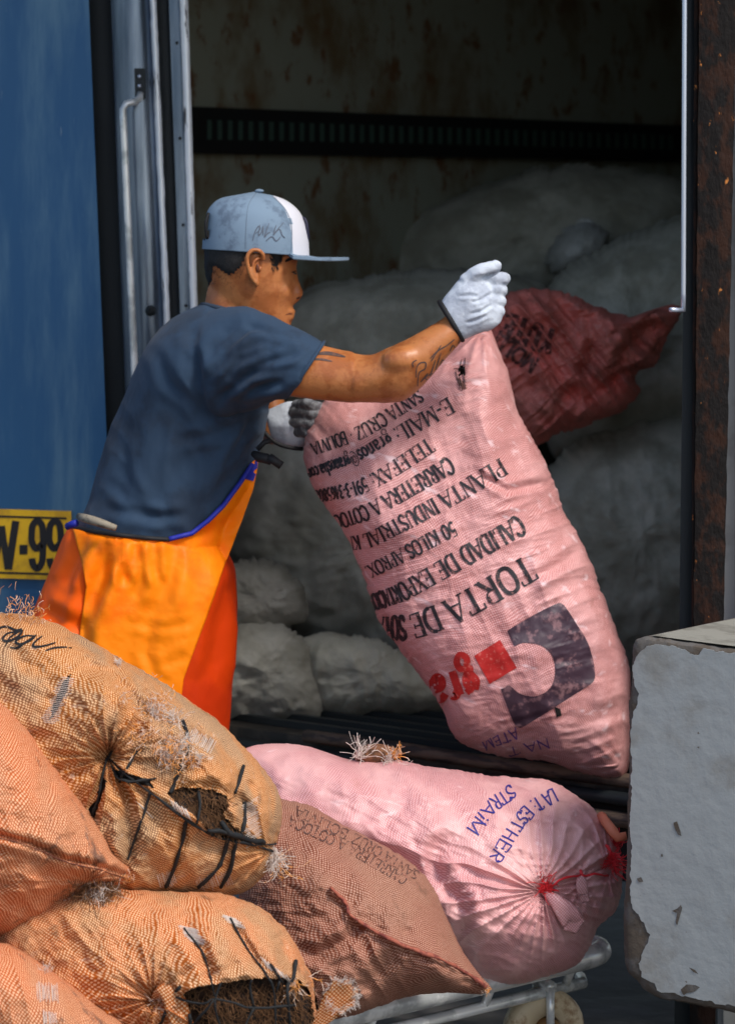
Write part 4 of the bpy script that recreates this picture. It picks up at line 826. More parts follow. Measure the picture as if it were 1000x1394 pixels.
# the sack being lifted
def dG(px, py, r):
    u = (px-545)*.344+(py-500)*.939; v_ = (px-545)*.939-(py-500)*.344
    h = .008*fbm(u*.009, v_*.012, 0, 101)+.003*fbm(px*.035, py*.035, 0, 103)+.0008*fbm(px*.14, py*.14, 0, 104)
    right = np.clip((v_+10)/90, 0, 1)
    h = h+folds(px, py, R(160), 120, 34, .008, 107)*right+folds(px, py, R(70), 200, 60, .005, 109)
    h = h+folds(px, py, R(165), 70, 12, .0018, 105)+.003*ridged(px*.014, py*.02, 0, 106, 3)
    h = h+ridge(px, py, [(650, 460), (655, 560), (680, 660), (730, 760), (790, 850)], 22, .010)-crease(px, py, [(690, 500), (700, 600), (730, 700)], 14, -.004)
    h = h+gather(px, py, 655, 450, 14, .008, 70, .0, 5)+crease(px, py, [(640, 640), (690, 668), (755, 655)], 5, .006, .004)+crease(px, py, [(720, 790), (770, 762), (800, 735)], 7, .007, .005)
    h = h+crease(px, py, [(430, 560), (480, 552), (560, 535)], 10, .006, .006)+gather(px, py, 850, 1040, 12, .006, 60, 0, 7)
    return h
rG = empty('sack', tuple(P(780, 1058, 6.15)), 'pink woven sack with upside-down black print and a brown logo, held upright by the man', 'sack')
sG = Sack([(664, 446), (676, 470), (690, 502), (703, 555), (720, 590), (742, 630), (757, 668), (768, 702), (792, 738), (812, 788), (832, 840), (850, 888), (858, 930), (858, 1000), (854, 1048), (832, 1059), (790, 1052), (740, 1036), (690, 1031), (645, 1021), (616, 1000), (600, 962), (576, 926), (545, 886), (514, 840), (490, 772), (466, 722), (440, 686), (420, 650), (414, 610), (424, 572), (442, 546), (500, 525), (560, 500), (610, 474), (640, 452)], 6.14, .155, .13, c=(640, 775), p=2.2, q=.5, disp=dG, seed=7, nr=170, na=700, tilt=(0, -.12), uvrot=-.36, rough=2.2)
sG.build('sack', M['pink'], rG, [[(622, 500), (631, 500), (632, 512), (623, 513)]])
inner(sG, [(618, 495), (635, 495), (636, 518), (618, 518)], .012, M['husk'], rG)
L_ = [('TORTA DE SOYA', [(0, 716, 755, 37), (.38, 612, 815, 36), (.62, 556, 838, 34), (1, 512, 840, 30)]),
 ('CALIDAD DE EXPORTACION', [(0, 704, 701, 28), (.32, 625, 746, 27), (.46, 585, 770, 26), (.65, 540, 796, 25), (1, 498, 812, 22)]),
 ('50 KILOS APROX.', [(0, 616, 709, 21), (.2, 588, 722, 21), (.55, 545, 746, 20), (1, 495, 772, 18)]),
 ('PLANTA INDUSTRIAL KM', [(0, 680, 623, 25), (.3, 600, 671, 24), (.4, 580, 682, 23), (.8, 500, 726, 21), (1, 468, 732, 18)]),
 ('CARRETERA A COTOCA', [(0, 609, 621, 24), (.5, 522, 673, 22), (.65, 495, 688, 21), (1, 444, 706, 19)]),
 ('TELEFAX: 591-3-3465800', [(0, 582, 595, 22), (.33, 514, 640, 21), (.5, 485, 655, 20), (1, 428, 668, 17)]),
 ('E-MAIL: granos@granosha.com', [(0, 610, 540, 23), (.24, 540, 580, 22), (.5, 484, 615, 21), (1, 414, 640, 18)]),
 ('SANTA CRUZ * BOLIVIA', [(0, 568, 529, 19), (.4, 508, 568, 19), (.5, 488, 580, 19), (1, 422, 604, 17)])]
it = []
for tx, an in L_: it += text_items(tx, an, .15, .06)
decal('black_print', it, sG.tree, M['ink'], rG, .0014)
decal('red_print', text_items('gran', [(0, 641, 903, 56), (.3, 618, 913, 55), (.6, 592, 921, 52), (1, 566, 925, 46)], .2, .16, 0, False)+[poly_mesh([(645, 893), (680, 871), (703, 909), (666, 931)], 6)], sG.tree, M['red'], rG, .0014)
lg = catmull([(690, 859), (700, 852), (728, 836), (757, 822), (764, 822), (771, 829), (785, 851), (798, 872), (805, 892), (809, 914), (808, 926), (802, 932), (780, 946), (740, 972), (712, 989), (706, 990), (699, 984), (690, 962), (681, 938)], 76)
lg2 = catmull([(687, 936), (693, 933), (707, 944), (726, 948), (742, 942), (752, 930), (755, 912), (752, 895), (744, 884), (731, 877), (712, 875), (700, 880)], 48)
decal('logo_print', [poly_mesh([tuple(q) for q in lg]+[tuple(q) for q in lg2], 6)], sG.tree, M['logo'], rG, .0014)
decal('pen_writing', text_items('ATEM', [(0, 702, 990, 15), (1, 655, 1010, 13)], .13, .1, .06, False)+text_items('NA T', [(0, 745, 1004, 14), (1, 690, 1018, 12)], .13, .1, .06, False), sG.tree, mat('faded_pen', (.12, .05, .22), .6), rG, .0012)
decal('hole', [poly_mesh([(754, 962), (762, 965), (764, 974), (757, 976)], 4)], sG.tree, M['dark'], rG, .001)
cords('torn_threads', [(.0008, [(628, 490), (625, 505)]), (.0008, [(633, 488), (632, 505)]), (.0008, [(620, 505), (626, 530)]), (.0008, [(625, 512), (629, 532)]), (.0008, [(631, 508), (633, 530)]), (.001, [(618, 502), (632, 502)])], sG.tree, M['cord'], rG, .001)
ladder(sG, ((624, 515), (632, 530)), 9, .1, 10, M['fibre'], rG)

# dark red sack behind, inside the truck
def dH(px, py, r):
    h = .02*fbm(px*.014, py*.014, 0, 111)+.008*fbm(px*.05, py*.05, 0, 113)+folds(px, py, R(50), 90, 22, .034, 117)+folds(px, py, R(-40), 50, 14, .010, 119)+folds(px, py, R(-15), 90, 24, .014, 118)*np.clip((520-py)/60, 0, 1)
    h = h+crease(px, py, [(740, 400), (790, 440), (830, 500)], 9, .02, .015)+crease(px, py, [(800, 410), (810, 460), (790, 520)], 8, .018, .014)+crease(px, py, [(830, 540), (850, 480), (900, 430)], 9, .02, .015)
    return h+crease(px, py, [(700, 520), (770, 540), (850, 530)], 12, .012, .01)+.014*np.exp(-(((px-850)/22)**2+((py-495)/22)**2))+ridge(px, py, [(720, 395), (800, 418), (850, 445), (920, 420)], 9, .02)
rH = empty('sack', tuple(P(770, 600, 7.0)), 'crumpled dark red sack lying on the grey heap inside the truck', 'sack')
sH = Sack([(640, 470), (660, 430), (690, 402), (718, 393), (760, 399), (800, 412), (850, 430), (880, 424), (912, 415), (926, 424), (905, 462), (893, 496), (868, 508), (866, 536), (842, 560), (800, 580), (762, 588), (738, 604), (700, 590), (655, 530)], 6.98, .13, .13, c=(760, 495), disp=dH, seed=8, nr=110, na=420, rough=4, fade=.85)
sH.build('sack', M['darkred'], rH)
decal('black_print', text_items('YUTE', [(0, 760, 452, 34), (1, 690, 425, 34)], .22, .14, .05, True)+text_items('MOLIT', [(0, 735, 490, 22), (1, 675, 450, 22)], .2, .14, .05, True), sH.tree, mat('smeared_print', (.10, .035, .03), .7, col2=(.3, .12, .1), scale=60, lo=.5, hi=.62), rH, .002)

# ------------------------------------------------------------ the grey heap
GH = 'grey dusty sacks heaped inside the truck'
def heap(outl, d, T, label, m, seed, c=None, Tb=None):
    def dd(px, py, r): return .03*fbm(px*.008, py*.008, seed, 131)+.016*fbm(px*.02, py*.02, seed, 133)+.004*ridged(px*.05, py*.05, seed, 134, 3)+folds(px, py, R(30+40*(seed % 4)), 170, 60, .008, 137+seed)
    r_ = sack_root(*np.mean(outl, 0), d, label, GH); s_ = Sack(outl, d, T, Tb or T*.6, c=c, disp=dd, seed=seed, nr=60, na=260, rough=5); s_.build('sack', m, r_); return s_
heap([(700, 470), (722, 420), (765, 368), (820, 335), (880, 306), (940, 292), (1050, 300), (1060, 620), (900, 640), (760, 620)], 7.55, .28, 'large smooth grey sack behind the crumpled dark red one', M['coat'], 1)
M['coat3'] = mat('white_dusty_cloth', (.62, .63, .60), .9, col2=(.45, .46, .42), scale=7, lo=.4, hi=.65)
heap([(742, 352), (764, 318), (790, 302), (815, 308), (832, 325), (824, 346), (800, 362), (760, 376)], 7.9, .12, 'small pale sack sticking up on top of the heap', M['coat3'], 2)
heap([(500, 350), (590, 280), (700, 238), (800, 224), (900, 240), (960, 275), (960, 400), (700, 430), (540, 420)], 8.25, .25, 'long dark sack along the top of the heap below the rail', M['coat'], 3)
heap([(360, 430), (430, 388), (500, 374), (600, 366), (700, 372), (760, 420), (760, 540), (600, 580), (420, 580), (350, 510)], 7.55, .25, 'broad grey sack behind the man and the white glove', M['coat'], 4)
heap([(730, 680), (770, 610), (850, 580), (940, 570), (1060, 590), (1060, 880), (930, 930), (800, 900), (735, 780)], 7.2, .25, 'smooth dark grey sack between the pink sack and the rusty post', M['coat'], 5)
heap([(300, 640), (370, 560), (470, 560), (600, 620), (720, 740), (740, 900), (600, 960), (420, 900), (300, 800)], 7.45, .3, 'big grey sack sagging between the apron and the pink sack', M['coat'], 6)
heap([(270, 790), (325, 762), (385, 768), (417, 806), (414, 842), (380, 862), (300, 880)], 7.02, .12, 'pale lump of a sack beside the orange apron, upper of two', M['coat2'], 7)
heap([(270, 880), (330, 846), (390, 850), (432, 884), (452, 950), (436, 990), (300, 1000), (270, 950)], 6.98, .14, 'pale low sack beside the orange apron, resting on the truck floor', M['coat2'], 8)
heap([(400, 890), (440, 862), (500, 868), (560, 888), (612, 930), (640, 970), (500, 985), (430, 975)], 7.0, .13, 'low grey sack on the floor left of the pink sack', M['coat'], 9)

# ------------------------------------------------------------ the man
man = empty('person', (lx(200, 6.2), 6.2, 0), 'man in navy t-shirt, orange apron, grey cap and white gloves holding up a sack', 'person')
# body: one continuous surface
mb = MB()
head_st = [(305, 283, 385, 283, 6.17, .050), (288, 305, 400, 303, 6.17, .070), (282, 335, 404, 338, 6.17, .076), (281, 355, 404, 356, 6.17, .076), (282, 368, 402, 370, 6.17, .074), (284, 381, 403, 382, 6.17, .070), (288, 394, 403, 395, 6.17, .066), (292, 406, 401, 408, 6.17, .061), (300, 418, 397, 422, 6.17, .055), (312, 428, 396, 434, 6.17, .048), (330, 438, 392, 446, 6.17, .036), (350, 445, 384, 452, 6.17, .02)]
mb.loft(head_st, 44, 36); mb.ball(P(388, 441, 6.166), (.012, .02, .010))
mb.loft([(286, 380, 360, 400, 6.18, .058), (281, 400, 362, 420, 6.18, .058), (278, 415, 360, 440, 6.18, .060), (262, 430, 350, 465, 6.19, .075), (240, 450, 345, 500, 6.2, .10)], 16, 28)
mb.loft([(392, 352, 406, 350, 6.168, .022), (394, 365, 404, 366, 6.168, .012), (394, 378, 406, 378, 6.167, .011), (394, 390, 410, 390, 6.166, .013), (392, 400, 413, 400, 6.166, .017), (392, 408, 407, 409, 6.167, .014), (390, 414, 399, 415, 6.168, .008)], 18, 16)
mb.ball(P(397, 424, 6.166), (.008, .020, .005)); mb.ball(P(396, 432, 6.166), (.0075, .018, .005)); mb.ball(P(384, 396, 6.14), (.018, .02, .022)); mb.ball(P(395, 347, 6.15), (.012, .035, .006))
arm = [(350, 445, 330, 530, 6.04, .065), (395, 452, 372, 533, 6.0, .055), (440, 470, 396, 540, 5.98, .050), (480, 479, 440, 545, 5.965, .050), (505, 481, 490, 549, 5.95, .050), (525, 473, 543, 548, 5.935, .052), (556, 459, 578, 524, 5.925, .046), (590, 440, 604, 494, 5.925, .036), (613, 424, 629, 464, 5.93, .029), (630, 412, 645, 448, 5.935, .026)]
mb.loft(arm, 50, 28); mb.ball(P(528, 533, 5.93), (.022, .03, .018)); mb.ball(P(548, 490, 5.90), (.04, .03, .028))
tor = [(110, 800, 296, 810, 6.22, .14), (115, 715, 292, 735, 6.22, .135), (140, 670, 322, 662, 6.22, .14), (153, 620, 343, 608, 6.22, .15), (173, 560, 350, 553, 6.22, .165), (196, 502, 366, 518, 6.21, .18), (225, 460, 380, 488, 6.2, .18), (255, 436, 375, 455, 6.2, .15), (282, 420, 345, 436, 6.2, .08)]
mb.loft(tor, 40, 36)
for dd, ox in ((6.15, -2), (6.30, 40)):
    mb.loft([(115+ox, 790, 240+ox, 800, dd, .06), (116+ox, 900, 230+ox, 905, dd, .06), (130+ox, 1030, 222+ox, 1030, dd, .06), (140+ox, 1100, 225+ox, 1100, dd, .056), (135+ox, 1200, 210+ox, 1200, dd, .05), (145+ox, 1340, 200+ox, 1340, dd, .036), (145+ox, 1370, 205+ox, 1372, dd, .036)], 26, 20)
# far arm
mb.loft([(330, 470, 330, 540, 6.36, .06), (372, 500, 355, 570, 6.40, .05), (390, 560, 352, 590, 6.38, .042), (385, 575, 365, 605, 6.33, .035), (392, 572, 380, 606, 6.28, .03)], 24, 18)
V, Fc, N = remesh(mb, .0045, 5)
pX, pY = toPX(V); near = (V[:, 1] < 6.05)
V = V+N*(.0022*np.sin((pX*.5+pY*.9)*.09)*near*(pX > 480)+.0010*fbm(V[:, 0]*60, V[:, 2]*60, V[:, 1]*60, 5))[:, None]
BV, BF, BN = V, Fc, N; body = mesh_obj('body', V, Fc, M['skin'], man); bt = bvh(body)
# ear
ec = np.array(cast(bt, 348, 366, 0)); mb = MB()
rim = [(347, 384, .006), (341, 374, .010), (337, 360, .014), (337, 348, .016), (343, 341, .016), (352, 341, .014), (358, 347, .010), (358, 354, .006)]
mb.tube(catmull([P(x, y, ec[1]-o_) for x, y, o_ in rim], 24), .0042, 8)
mb.loft([(338, 345, 356, 345, ec[1]+.000, .007), (339, 358, 354, 360, ec[1], .007), (342, 372, 353, 374, ec[1], .008), (344, 384, 353, 386, ec[1]-.001, .008), (347, 390, 351, 390, ec[1], .005)], 14, 12)
mb.tube(catmull([P(347, 378, ec[1]-.008), P(344, 368, ec[1]-.010), P(346, 356, ec[1]-.010), P(353, 351, ec[1]-.007)], 10), .0030, 8); mb.ball(P(354, 366, ec[1]-.006), (.0035, .004, .006))
V, Fc, N = remesh(mb, .0016, 3); ear_ = mesh_obj('ear', V, Fc, M['skin'], man)
MB().ball(P(350.5, 365, ec[1]-.0075), (.0035, .0030, .008)).build('ear_canal', mat('ear_shade', (.12, .035, .015), .6), ear_)
# face marks: eye, brow, lashes, nostril, lip line
decal('eyelashes', [ribbon(fine([(398, 370), (402, 372.5), (406, 375)], 1, True), 2.0, .3), ribbon(fine([(396, 371), (400, 369.5), (403, 369)], 1, True), 1.2, .3)], bt, M['hair'], man, .0012)
decal('eyebrow', [ribbon(fine([(388, 356), (396, 352), (404, 353)], 1, True), 4.0, .5)], bt, M['hair'], man, .0012)
decal('nostril', [poly_mesh([(403, 405.5), (408, 403.5), (408, 406), (404, 407.5)], 2)], bt, mat('nostril', (.06, .015, .01), .7), man, .0006)
decal('mouth_line', [ribbon(fine([(389, 428.5), (394, 427), (398, 427.5)], 1, True), 1.4, .4)], bt, mat('lip_line', (.12, .03, .02), .6), man, .0006)
decal('eye', [poly_mesh([(398.5, 371.5), (402, 371), (404, 373), (401, 374)], 1.5)], bt, mat('eye_white', (.3, .26, .24), .3), man, .0007)
# hair
def hairpatch(poly, off, name):
    px_, py_ = toPX(BV); ins = inpoly(px_, py_, poly); dd_, _, _ = pdist(px_, py_, list(poly)+[poly[0]])
    k = {}; Vn = []; Fn = []
    for f in BF:
        if all(ins[i] for i in f):
            for i in f:
                if i not in k:
                    k[i] = len(Vn); e = min(1, dd_[i]/7)
                    Vn.append(BV[i]+BN[i]*(.0004+off*e+.0012*e*float(fbm(BV[i][0]*220, BV[i][2]*90, BV[i][1]*220, 3, 2))))
            Fn.append(tuple(k[i] for i in f))
    return mesh_obj(name, Vn, Fn, M['hair'], man)
hair = hairpatch([(262, 326), (339, 326), (336, 350), (330, 362), (320, 374), (310, 376), (298, 366), (291, 364), (289, 382), (284, 392), (262, 386)], .0042, 'hair')
hairpatch([(360, 326), (390, 326), (387, 345), (380, 360), (374, 366), (371, 354), (365, 346)], .0022, 'sideburn')
hmb = MB()
hp = [(283, 372), (330, 372), (345, 382), (330, 398), (300, 392)]
for _ in range(900):                                       # short hair fading into the neck
    x, y = RNG.uniform(282, 345), RNG.uniform(358, 392)
    if RNG.rand() > np.clip((392-y)/34, 0, 1)*np.clip((352-x)/60, .15, 1): continue
    q = cast(bt, x, y, .0003)
    if q is None: continue
    q = np.array(q); v_ = np.array([-.2+RNG.normal(0, .3), -.15, -1+RNG.normal(0, .3)])*.0028; hmb.tube([q, q+v_], .00022, 3, False)
for _ in range(420):                                       # sideburn
    x, y = RNG.uniform(366, 388), RNG.uniform(342, 368)
    if RNG.rand() > np.clip((370-y)/20, 0, 1) or abs(x-376-(y-350)*-.1) > 10-(y-342)*.25: continue
    q = cast(bt, x, y, .0003)
    if q is None: continue
    q = np.array(q); hmb.tube([q, q+np.array([.2+RNG.normal(0, .3), -.2, -1])*.005], .0005, 3, False)
hmb.build('short_hair', M['hair'], man)

# t-shirt
mb = MB()
mb.loft([(92, 790, 306, 800, 6.22, .150), (103, 716, 302, 738, 6.22, .150), (120, 686, 322, 690, 6.22, .152), (128, 664, 338, 655, 6.22, .155), (142, 620, 355, 606, 6.22, .162), (160, 566, 363, 556, 6.22, .176), (182, 508, 376, 524, 6.21, .192), (206, 464, 392, 492, 6.2, .196), (238, 433, 390, 456, 6.2, .165), (276, 414, 352, 432, 6.19, .085)], 50, 44, p=2.2)
mb.loft([(262, 440, 240, 540, 6.12, .10), (300, 420, 285, 560, 6.09, .105), (345, 422, 330, 560, 6.05, .095), (393, 440, 366, 549, 6.005, .078), (418, 453, 380, 544, 5.99, .070), (441, 466, 391, 541, 5.98, .064)], 36, 36)
mb.loft([(300, 440, 300, 540, 6.32, .08), (350, 450, 340, 560, 6.38, .08), (375, 500, 350, 580, 6.40, .065)], 16, 24)
V, Fc, N = remesh(mb, .0036, 5)
pX, pY = toPX(V); d_ = np.zeros(len(V))
dx, dy = pX-300, pY-545; 
d_ += .0035*ridged(V[:, 0]*7+V[:, 2]*5, V[:, 2]*3-V[:, 0]*14, V[:, 1]*4, 5, 2)
# folds running from armpit and shoulder along the sleeve
for (ln, w_, a_) in (([(285, 560), (320, 520), (370, 490), (425, 480)], 7, .010), ([(300, 565), (340, 535), (385, 512), (430, 495)], 6, .009), ([(270, 500), (310, 455), (360, 440)], 8, .008), ([(262, 430), (262, 480), (275, 560), (310, 600)], 8, .009), ([(240, 470), (290, 530), (345, 562)], 9, .007),
                 ([(310, 560), (350, 548), (385, 542)], 6, .008), ([(300, 545), (345, 510), (400, 500), (432, 478)], 4, .006), ([(290, 530), (330, 492), (385, 470)], 4, .007), ([(305, 552), (350, 525), (395, 522)], 4, .006), ([(285, 520), (315, 470), (345, 445)], 5, .006), ([(270, 470), (268, 520), (285, 555)], 5, .007), ([(330, 440), (370, 455), (420, 462)], 4, .004), ([(345, 575), (325, 600), (300, 640)], 5, .007), ([(355, 585), (345, 620), (315, 665)], 5, .006), ([(330, 565), (300, 590), (240, 600)], 6, .006), ([(210, 470), (230, 520), (280, 560)], 7, .005), ([(140, 690), (200, 705), (260, 700)], 6, .006), ([(150, 650), (180, 690), (230, 712)], 6, .005), ([(165, 590), (170, 650), (200, 700)], 7, .005), ([(310, 500), (350, 470), (400, 468)], 6, .006), ([(350, 600), (320, 640), (280, 700)], 10, .006), ([(335, 560), (340, 600), (300, 680)], 9, .007), ([(180, 560), (175, 630), (160, 690)], 12, .006), ([(300, 600), (240, 640), (200, 700)], 12, .005)):
    c_ = crease(pX, pY, ln, w_*1.1, a_*.6, a_*.4); d_ += c_*(V[:, 1] < 6.2)
d_ += .0009*ridged(V[:, 0]*16+V[:, 2]*9, V[:, 2]*5-V[:, 0]*20, V[:, 1]*8, 15, 3)
d_ += .004*(pY > 650)*np.sin(pX*.16+2*noise(pX*.02, pY*.02, 0, 3))*np.clip((pY-650)/70, 0, 1)*.5
V = V+N*d_[:, None]
keep = np.ones(len(V), bool); shirt = mesh_obj('t_shirt', V, Fc, M['shirt'], man); stt = bvh(shirt)
mb = MB()
ring = [np.array([*(P(276+76*(1-math.cos(t))/2, 414+22*(1-math.cos(t))/2, 6.19)[[0]]), 6.185-.082*math.sin(t), P(0, 415+20*(1-math.cos(t))/2-3*math.sin(t), 6.19)[2]]) for t in np.linspace(0, 2*math.pi, 40)]
mb.tube(ring, .0055, 8); mb.build('collar', mat('navy_rib', (.03, .045, .07), .9), shirt)
mb = MB(); hem = [P(416+25*math.cos(t), 503-37.5*math.cos(t), 5.982)+np.array([0, -.0655*math.sin(t), 0]) for t in np.linspace(0, 2*math.pi, 40)]
mb.tube(hem, .0035, 8); mb.build('sleeve_hem', M['shirt'], shirt)

# apron: skirt all round plus the front panel lying on it
mb = MB(); mb.loft([(98, 716, 300, 742, 6.22, .155), (84, 745, 316, 770, 6.22, .16), (70, 785, 321, 800, 6.22, .165), (52, 825, 321, 850, 6.22, .168), (42, 860, 318, 900, 6.22, .17), (40, 920, 314, 960, 6.22, .17), (45, 1000, 308, 1020, 6.22, .165), (60, 1100, 296, 1110, 6.22, .16), (75, 1210, 285, 1215, 6.22, .155)], 60, 60, p=2.1)
V, Fc, N = remesh(mb, .006, 3); pX, pY = toPX(V)
d_ = .008*ridged(V[:, 0]*5, V[:, 2]*1.6, V[:, 1]*5, 11, 2)+.004*fbm(V[:, 0]*14, V[:, 2]*10, V[:, 1]*14, 12)
for (ln, w_, a_) in (([(150, 740), (135, 800), (115, 850), (112, 900)], 10, .014), ([(185, 735), (180, 760), (165, 800)], 7, .008), ([(205, 738), (210, 765), (215, 800)], 6, .007), ([(120, 730), (105, 770), (90, 800)], 8, .008), ([(60, 830), (90, 845), (120, 860)], 10, .008), ([(318, 780), (300, 850), (285, 930)], 12, .010)):
    d_ += crease(pX, pY, ln, w_, a_*.7, a_*.6)*(V[:, 1] < 6.2)
V = V+N*d_[:, None]; 
mi = [1 if (pX[list(f)].mean() < 235 and V[f[0]][1] < 6.3) else 0 for f in Fc]  # left near faces get the shaded tone, the rest the deep-shade tone
skirt = mesh_obj('apron', V, Fc, None, man, mats=[M['apron_deep_shade'], M['apron_shaded']], mi=mi); kt = bvh(skirt)
# front panel over shirt side and skirt
def panel():
    poly = [(98, 716), (130, 722), (160, 726), (200, 731), (232, 733), (262, 724), (285, 706), (305, 686), (328, 655), (345, 628), (352, 622), (350, 640), (345, 665), (336, 690), (328, 712), (318, 738), (305, 772), (292, 812), (278, 850), (262, 892), (250, 925), (246, 960), (240, 1080), (90, 1080), (105, 920), (110, 850), (118, 800), (110, 760)]
    poly = [tuple(q) for q in fine(poly+[poly[0]], 10)][:-1]
    V2, F2 = poly_mesh(poly, 3.6); V2a = np.array(V2); D = np.full(len(V2), 6.1)
    for i, (x, y) in enumerate(V2):
        best = None
        for t in (kt, stt):
            q = cast(t, x, y, 0)
            if q is not None: best = q.y if best is None else min(best, q.y)
        D[i] = best if best is not None else 6.2
    x, y = V2a[:, 0], V2a[:, 1]
    # keep the cloth taut: it cannot sink back behind the form at the far edge
    D = np.minimum(D, 6.17)
    edge, _, _ = pdist(x, y, [(352, 622), (336, 690), (305, 772), (278, 850), (250, 925), (246, 960)])
    h = .010+.012*np.exp(-(edge/30)**2)*np.clip((y-700)/60, 0, 1)
    h = h+.003*fbm(x*.02, y*.02, 0, 44)+.005*np.sin(x*.055+y*.008+1.2*noise(x*.01, y*.006, 0, 45))*np.clip((y-740)/90, 0, 1)
    for (ln, w_, a_) in (([(150, 728), (142, 770), (120, 830)], 8, .010), ([(168, 730), (160, 765), (175, 800)], 6, .009), ([(188, 732), (195, 770), (180, 830)], 7, .009), ([(210, 733), (215, 760), (210, 790)], 6, .007), ([(240, 735), (230, 790), (190, 850)], 9, .008), ([(330, 700), (290, 720), (250, 735)], 7, .008), ([(170, 846), (220, 855), (270, 848)], 5, .0025), ([(215, 910), (240, 898), (260, 892)], 6, .003), ([(230, 770), (225, 820), (195, 860)], 8, .006), ([(205, 850), (200, 890), (215, 930)], 6, .005)):
        h = h+crease(x, y, ln, w_*1.15, a_*.55, a_*.35)
    h = h+.0010*ridged(x*.02+y*.006, y*.012-x*.01, 0, 47, 3)
    fl = np.exp(-((edge)/5)**2); D = D-h
    Vf = PV(x, y, D); n = len(Vf)
    bm = bmesh.new(); vs = [bm.verts.new(v_) for v_ in Vf]
    for f in F2: bm.faces.new([vs[i] for i in f])
    bmesh.ops.recalc_face_normals(bm, faces=bm.faces); bm.normal_update()
    if sum(f.normal.y for f in bm.faces) > 0: bmesh.ops.reverse_faces(bm, faces=bm.faces)
    me = bpy.data.meshes.new('apron_panel'); bm.to_mesh(me); bm.free(); me.polygons.foreach_set('use_smooth', [True]*len(me.polygons)); me.materials.append(M['apron'])
    o = bpy.data.objects.new('apron_panel', me); COL.objects.link(o); o.parent = skirt
    md = o.modifiers.new('th', 'SOLIDIFY'); md.thickness = .0025; md.offset = -1
    return o
pn = panel(); pnt = bvh(pn)
def along(tree, line, lift, step=5): return castline(tree, line, lift, step)
def binding(line, m, r, name):
    pts = along(pnt, line, .001); return MB().tube(pts, r, 8).build(name, m, skirt)
binding([(100, 718), (130, 724), (160, 728), (200, 732.5), (230, 734.5)], M['black'], .0045, 'waist_binding')
binding([(230, 734), (261, 726), (284, 708), (304, 688), (327, 657), (343, 632)], M['blue'], .0048, 'blue_piping')
decal('blue_corner', [poly_mesh([(326, 650), (336, 634), (351, 624), (350, 642), (345, 655)], 5)], pnt, M['blue'], skirt, .0015)
MB().tube([P(92, 717, 6.10), P(98, 714, 6.09), P(104, 712, 6.08)], .007, 8).build('blue_corner', M['blue'], skirt)
bb = MB().tube([P(108, 703, 6.09), P(118, 706, 6.06), P(135, 711, 6.045), P(158, 719, 6.035)], [.007, .0085, .0085, .006], 8).build('belt', mat('grey_belt', (.28, .24, .18), .7, col2=(.12, .1, .08), scale=60), man)
mb = MB()
dk = 6.06
mb.tube([P(346, 618, dk+.02), P(352, 622, dk), P(362, 624, dk-.01), P(370, 628, dk-.012)], [.007, .010, .010, .008], 8)
mb.tube([P(366, 622, dk-.014), P(383, 634, dk-.016)], .009, 6); mb.tube([P(350, 612, dk+.01), P(360, 602, dk+.01), P(368, 600, dk+.02)], .005, 6)
mb.build('strap_buckle', M['black'], skirt)
# boots
mb = MB()
for dd, ox in ((6.13, -6), (6.31, 40)):
    mb.loft([(138+ox, 1260, 208+ox, 1260, dd, .055), (142+ox, 1330, 208+ox, 1335, dd, .05), (138+ox, 1378, 232+ox, 1382, dd, .05), (136+ox, 1396, 262+ox, 1394, dd, .048)], 14, 18)
V, Fc, N = remesh(mb, .008, 3); V[:, 2] = np.maximum(V[:, 2], 0.004); mesh_obj('boots', V, Fc, M['rubber'], man)

# near glove
mb = MB()
mb.loft([(600, 411, 629, 462, 5.93, .032), (611, 396, 636, 461, 5.93, .033), (626, 379, 652, 453, 5.93, .034), (643, 371, 670, 448, 5.935, .034), (660, 370, 682, 436, 5.945, .030), (672, 376, 684, 424, 5.955, .022)], 26, 26, p=2.3)
mb.tube(catmull([P(634, 385, 5.925), P(645, 374, 5.915), P(657, 367, 5.912), P(668, 363, 5.914), P(675, 361.5, 5.92)], 12), [.016]*2+[.0135]*4+[.0115]*6, 12); mb.ball(P(674.5, 362, 5.92), .0115)
for i, (y0, y1, rr) in enumerate(((380, 379, .0115), (394, 396, .0112), (408, 412, .0112), (421, 426, .0105))):
    ex = (4.5, 0, -2, -4)[i]
    mb.tube(catmull([P(655, y0, 5.94), P(672, y0, 5.925), P(681+ex*.5, (y0+y1)/2, 5.935), P(681.5+ex, y1, 5.955), P(677+ex, y1+5, 5.975), P(668, y1+9, 5.985)], 14), rr, 10)
    mb.ball(P(678+ex, y0-1, 5.93), rr*1.03)
V, Fc, N = remesh(mb, .0026, 3)
pX, pY = toPX(V); d_ = .0012*ridged(V[:, 0]*22+V[:, 2]*30, V[:, 2]*26-V[:, 0]*22, V[:, 1]*12, 6, 2)+.0010*fbm(V[:, 0]*80, V[:, 2]*80, V[:, 1]*80, 3)
for ln in ([(640, 412), (655, 408), (672, 398)], [(638, 428), (655, 424), (670, 414)], [(632, 440), (648, 436), (664, 428)], [(622, 404), (640, 402), (652, 404)], [(645, 378), (660, 376), (676, 371)]): d_ += crease(pX, pY, ln, 2.2, .0028, .0012)*(V[:, 1] < 5.94)
V = V+N*d_[:, None]; gl = mesh_obj('glove', V, Fc, M['glove'], man)
cuff = [P(613.5-15.5*math.cos(t), 437-26*math.cos(t), 5.93)+np.array([0, -.034*math.sin(t), 0]) for t in np.linspace(0, 2*math.pi, 40)]
MB().tube(cuff, .0048, 8).build('cuff_binding', M['black'], gl)
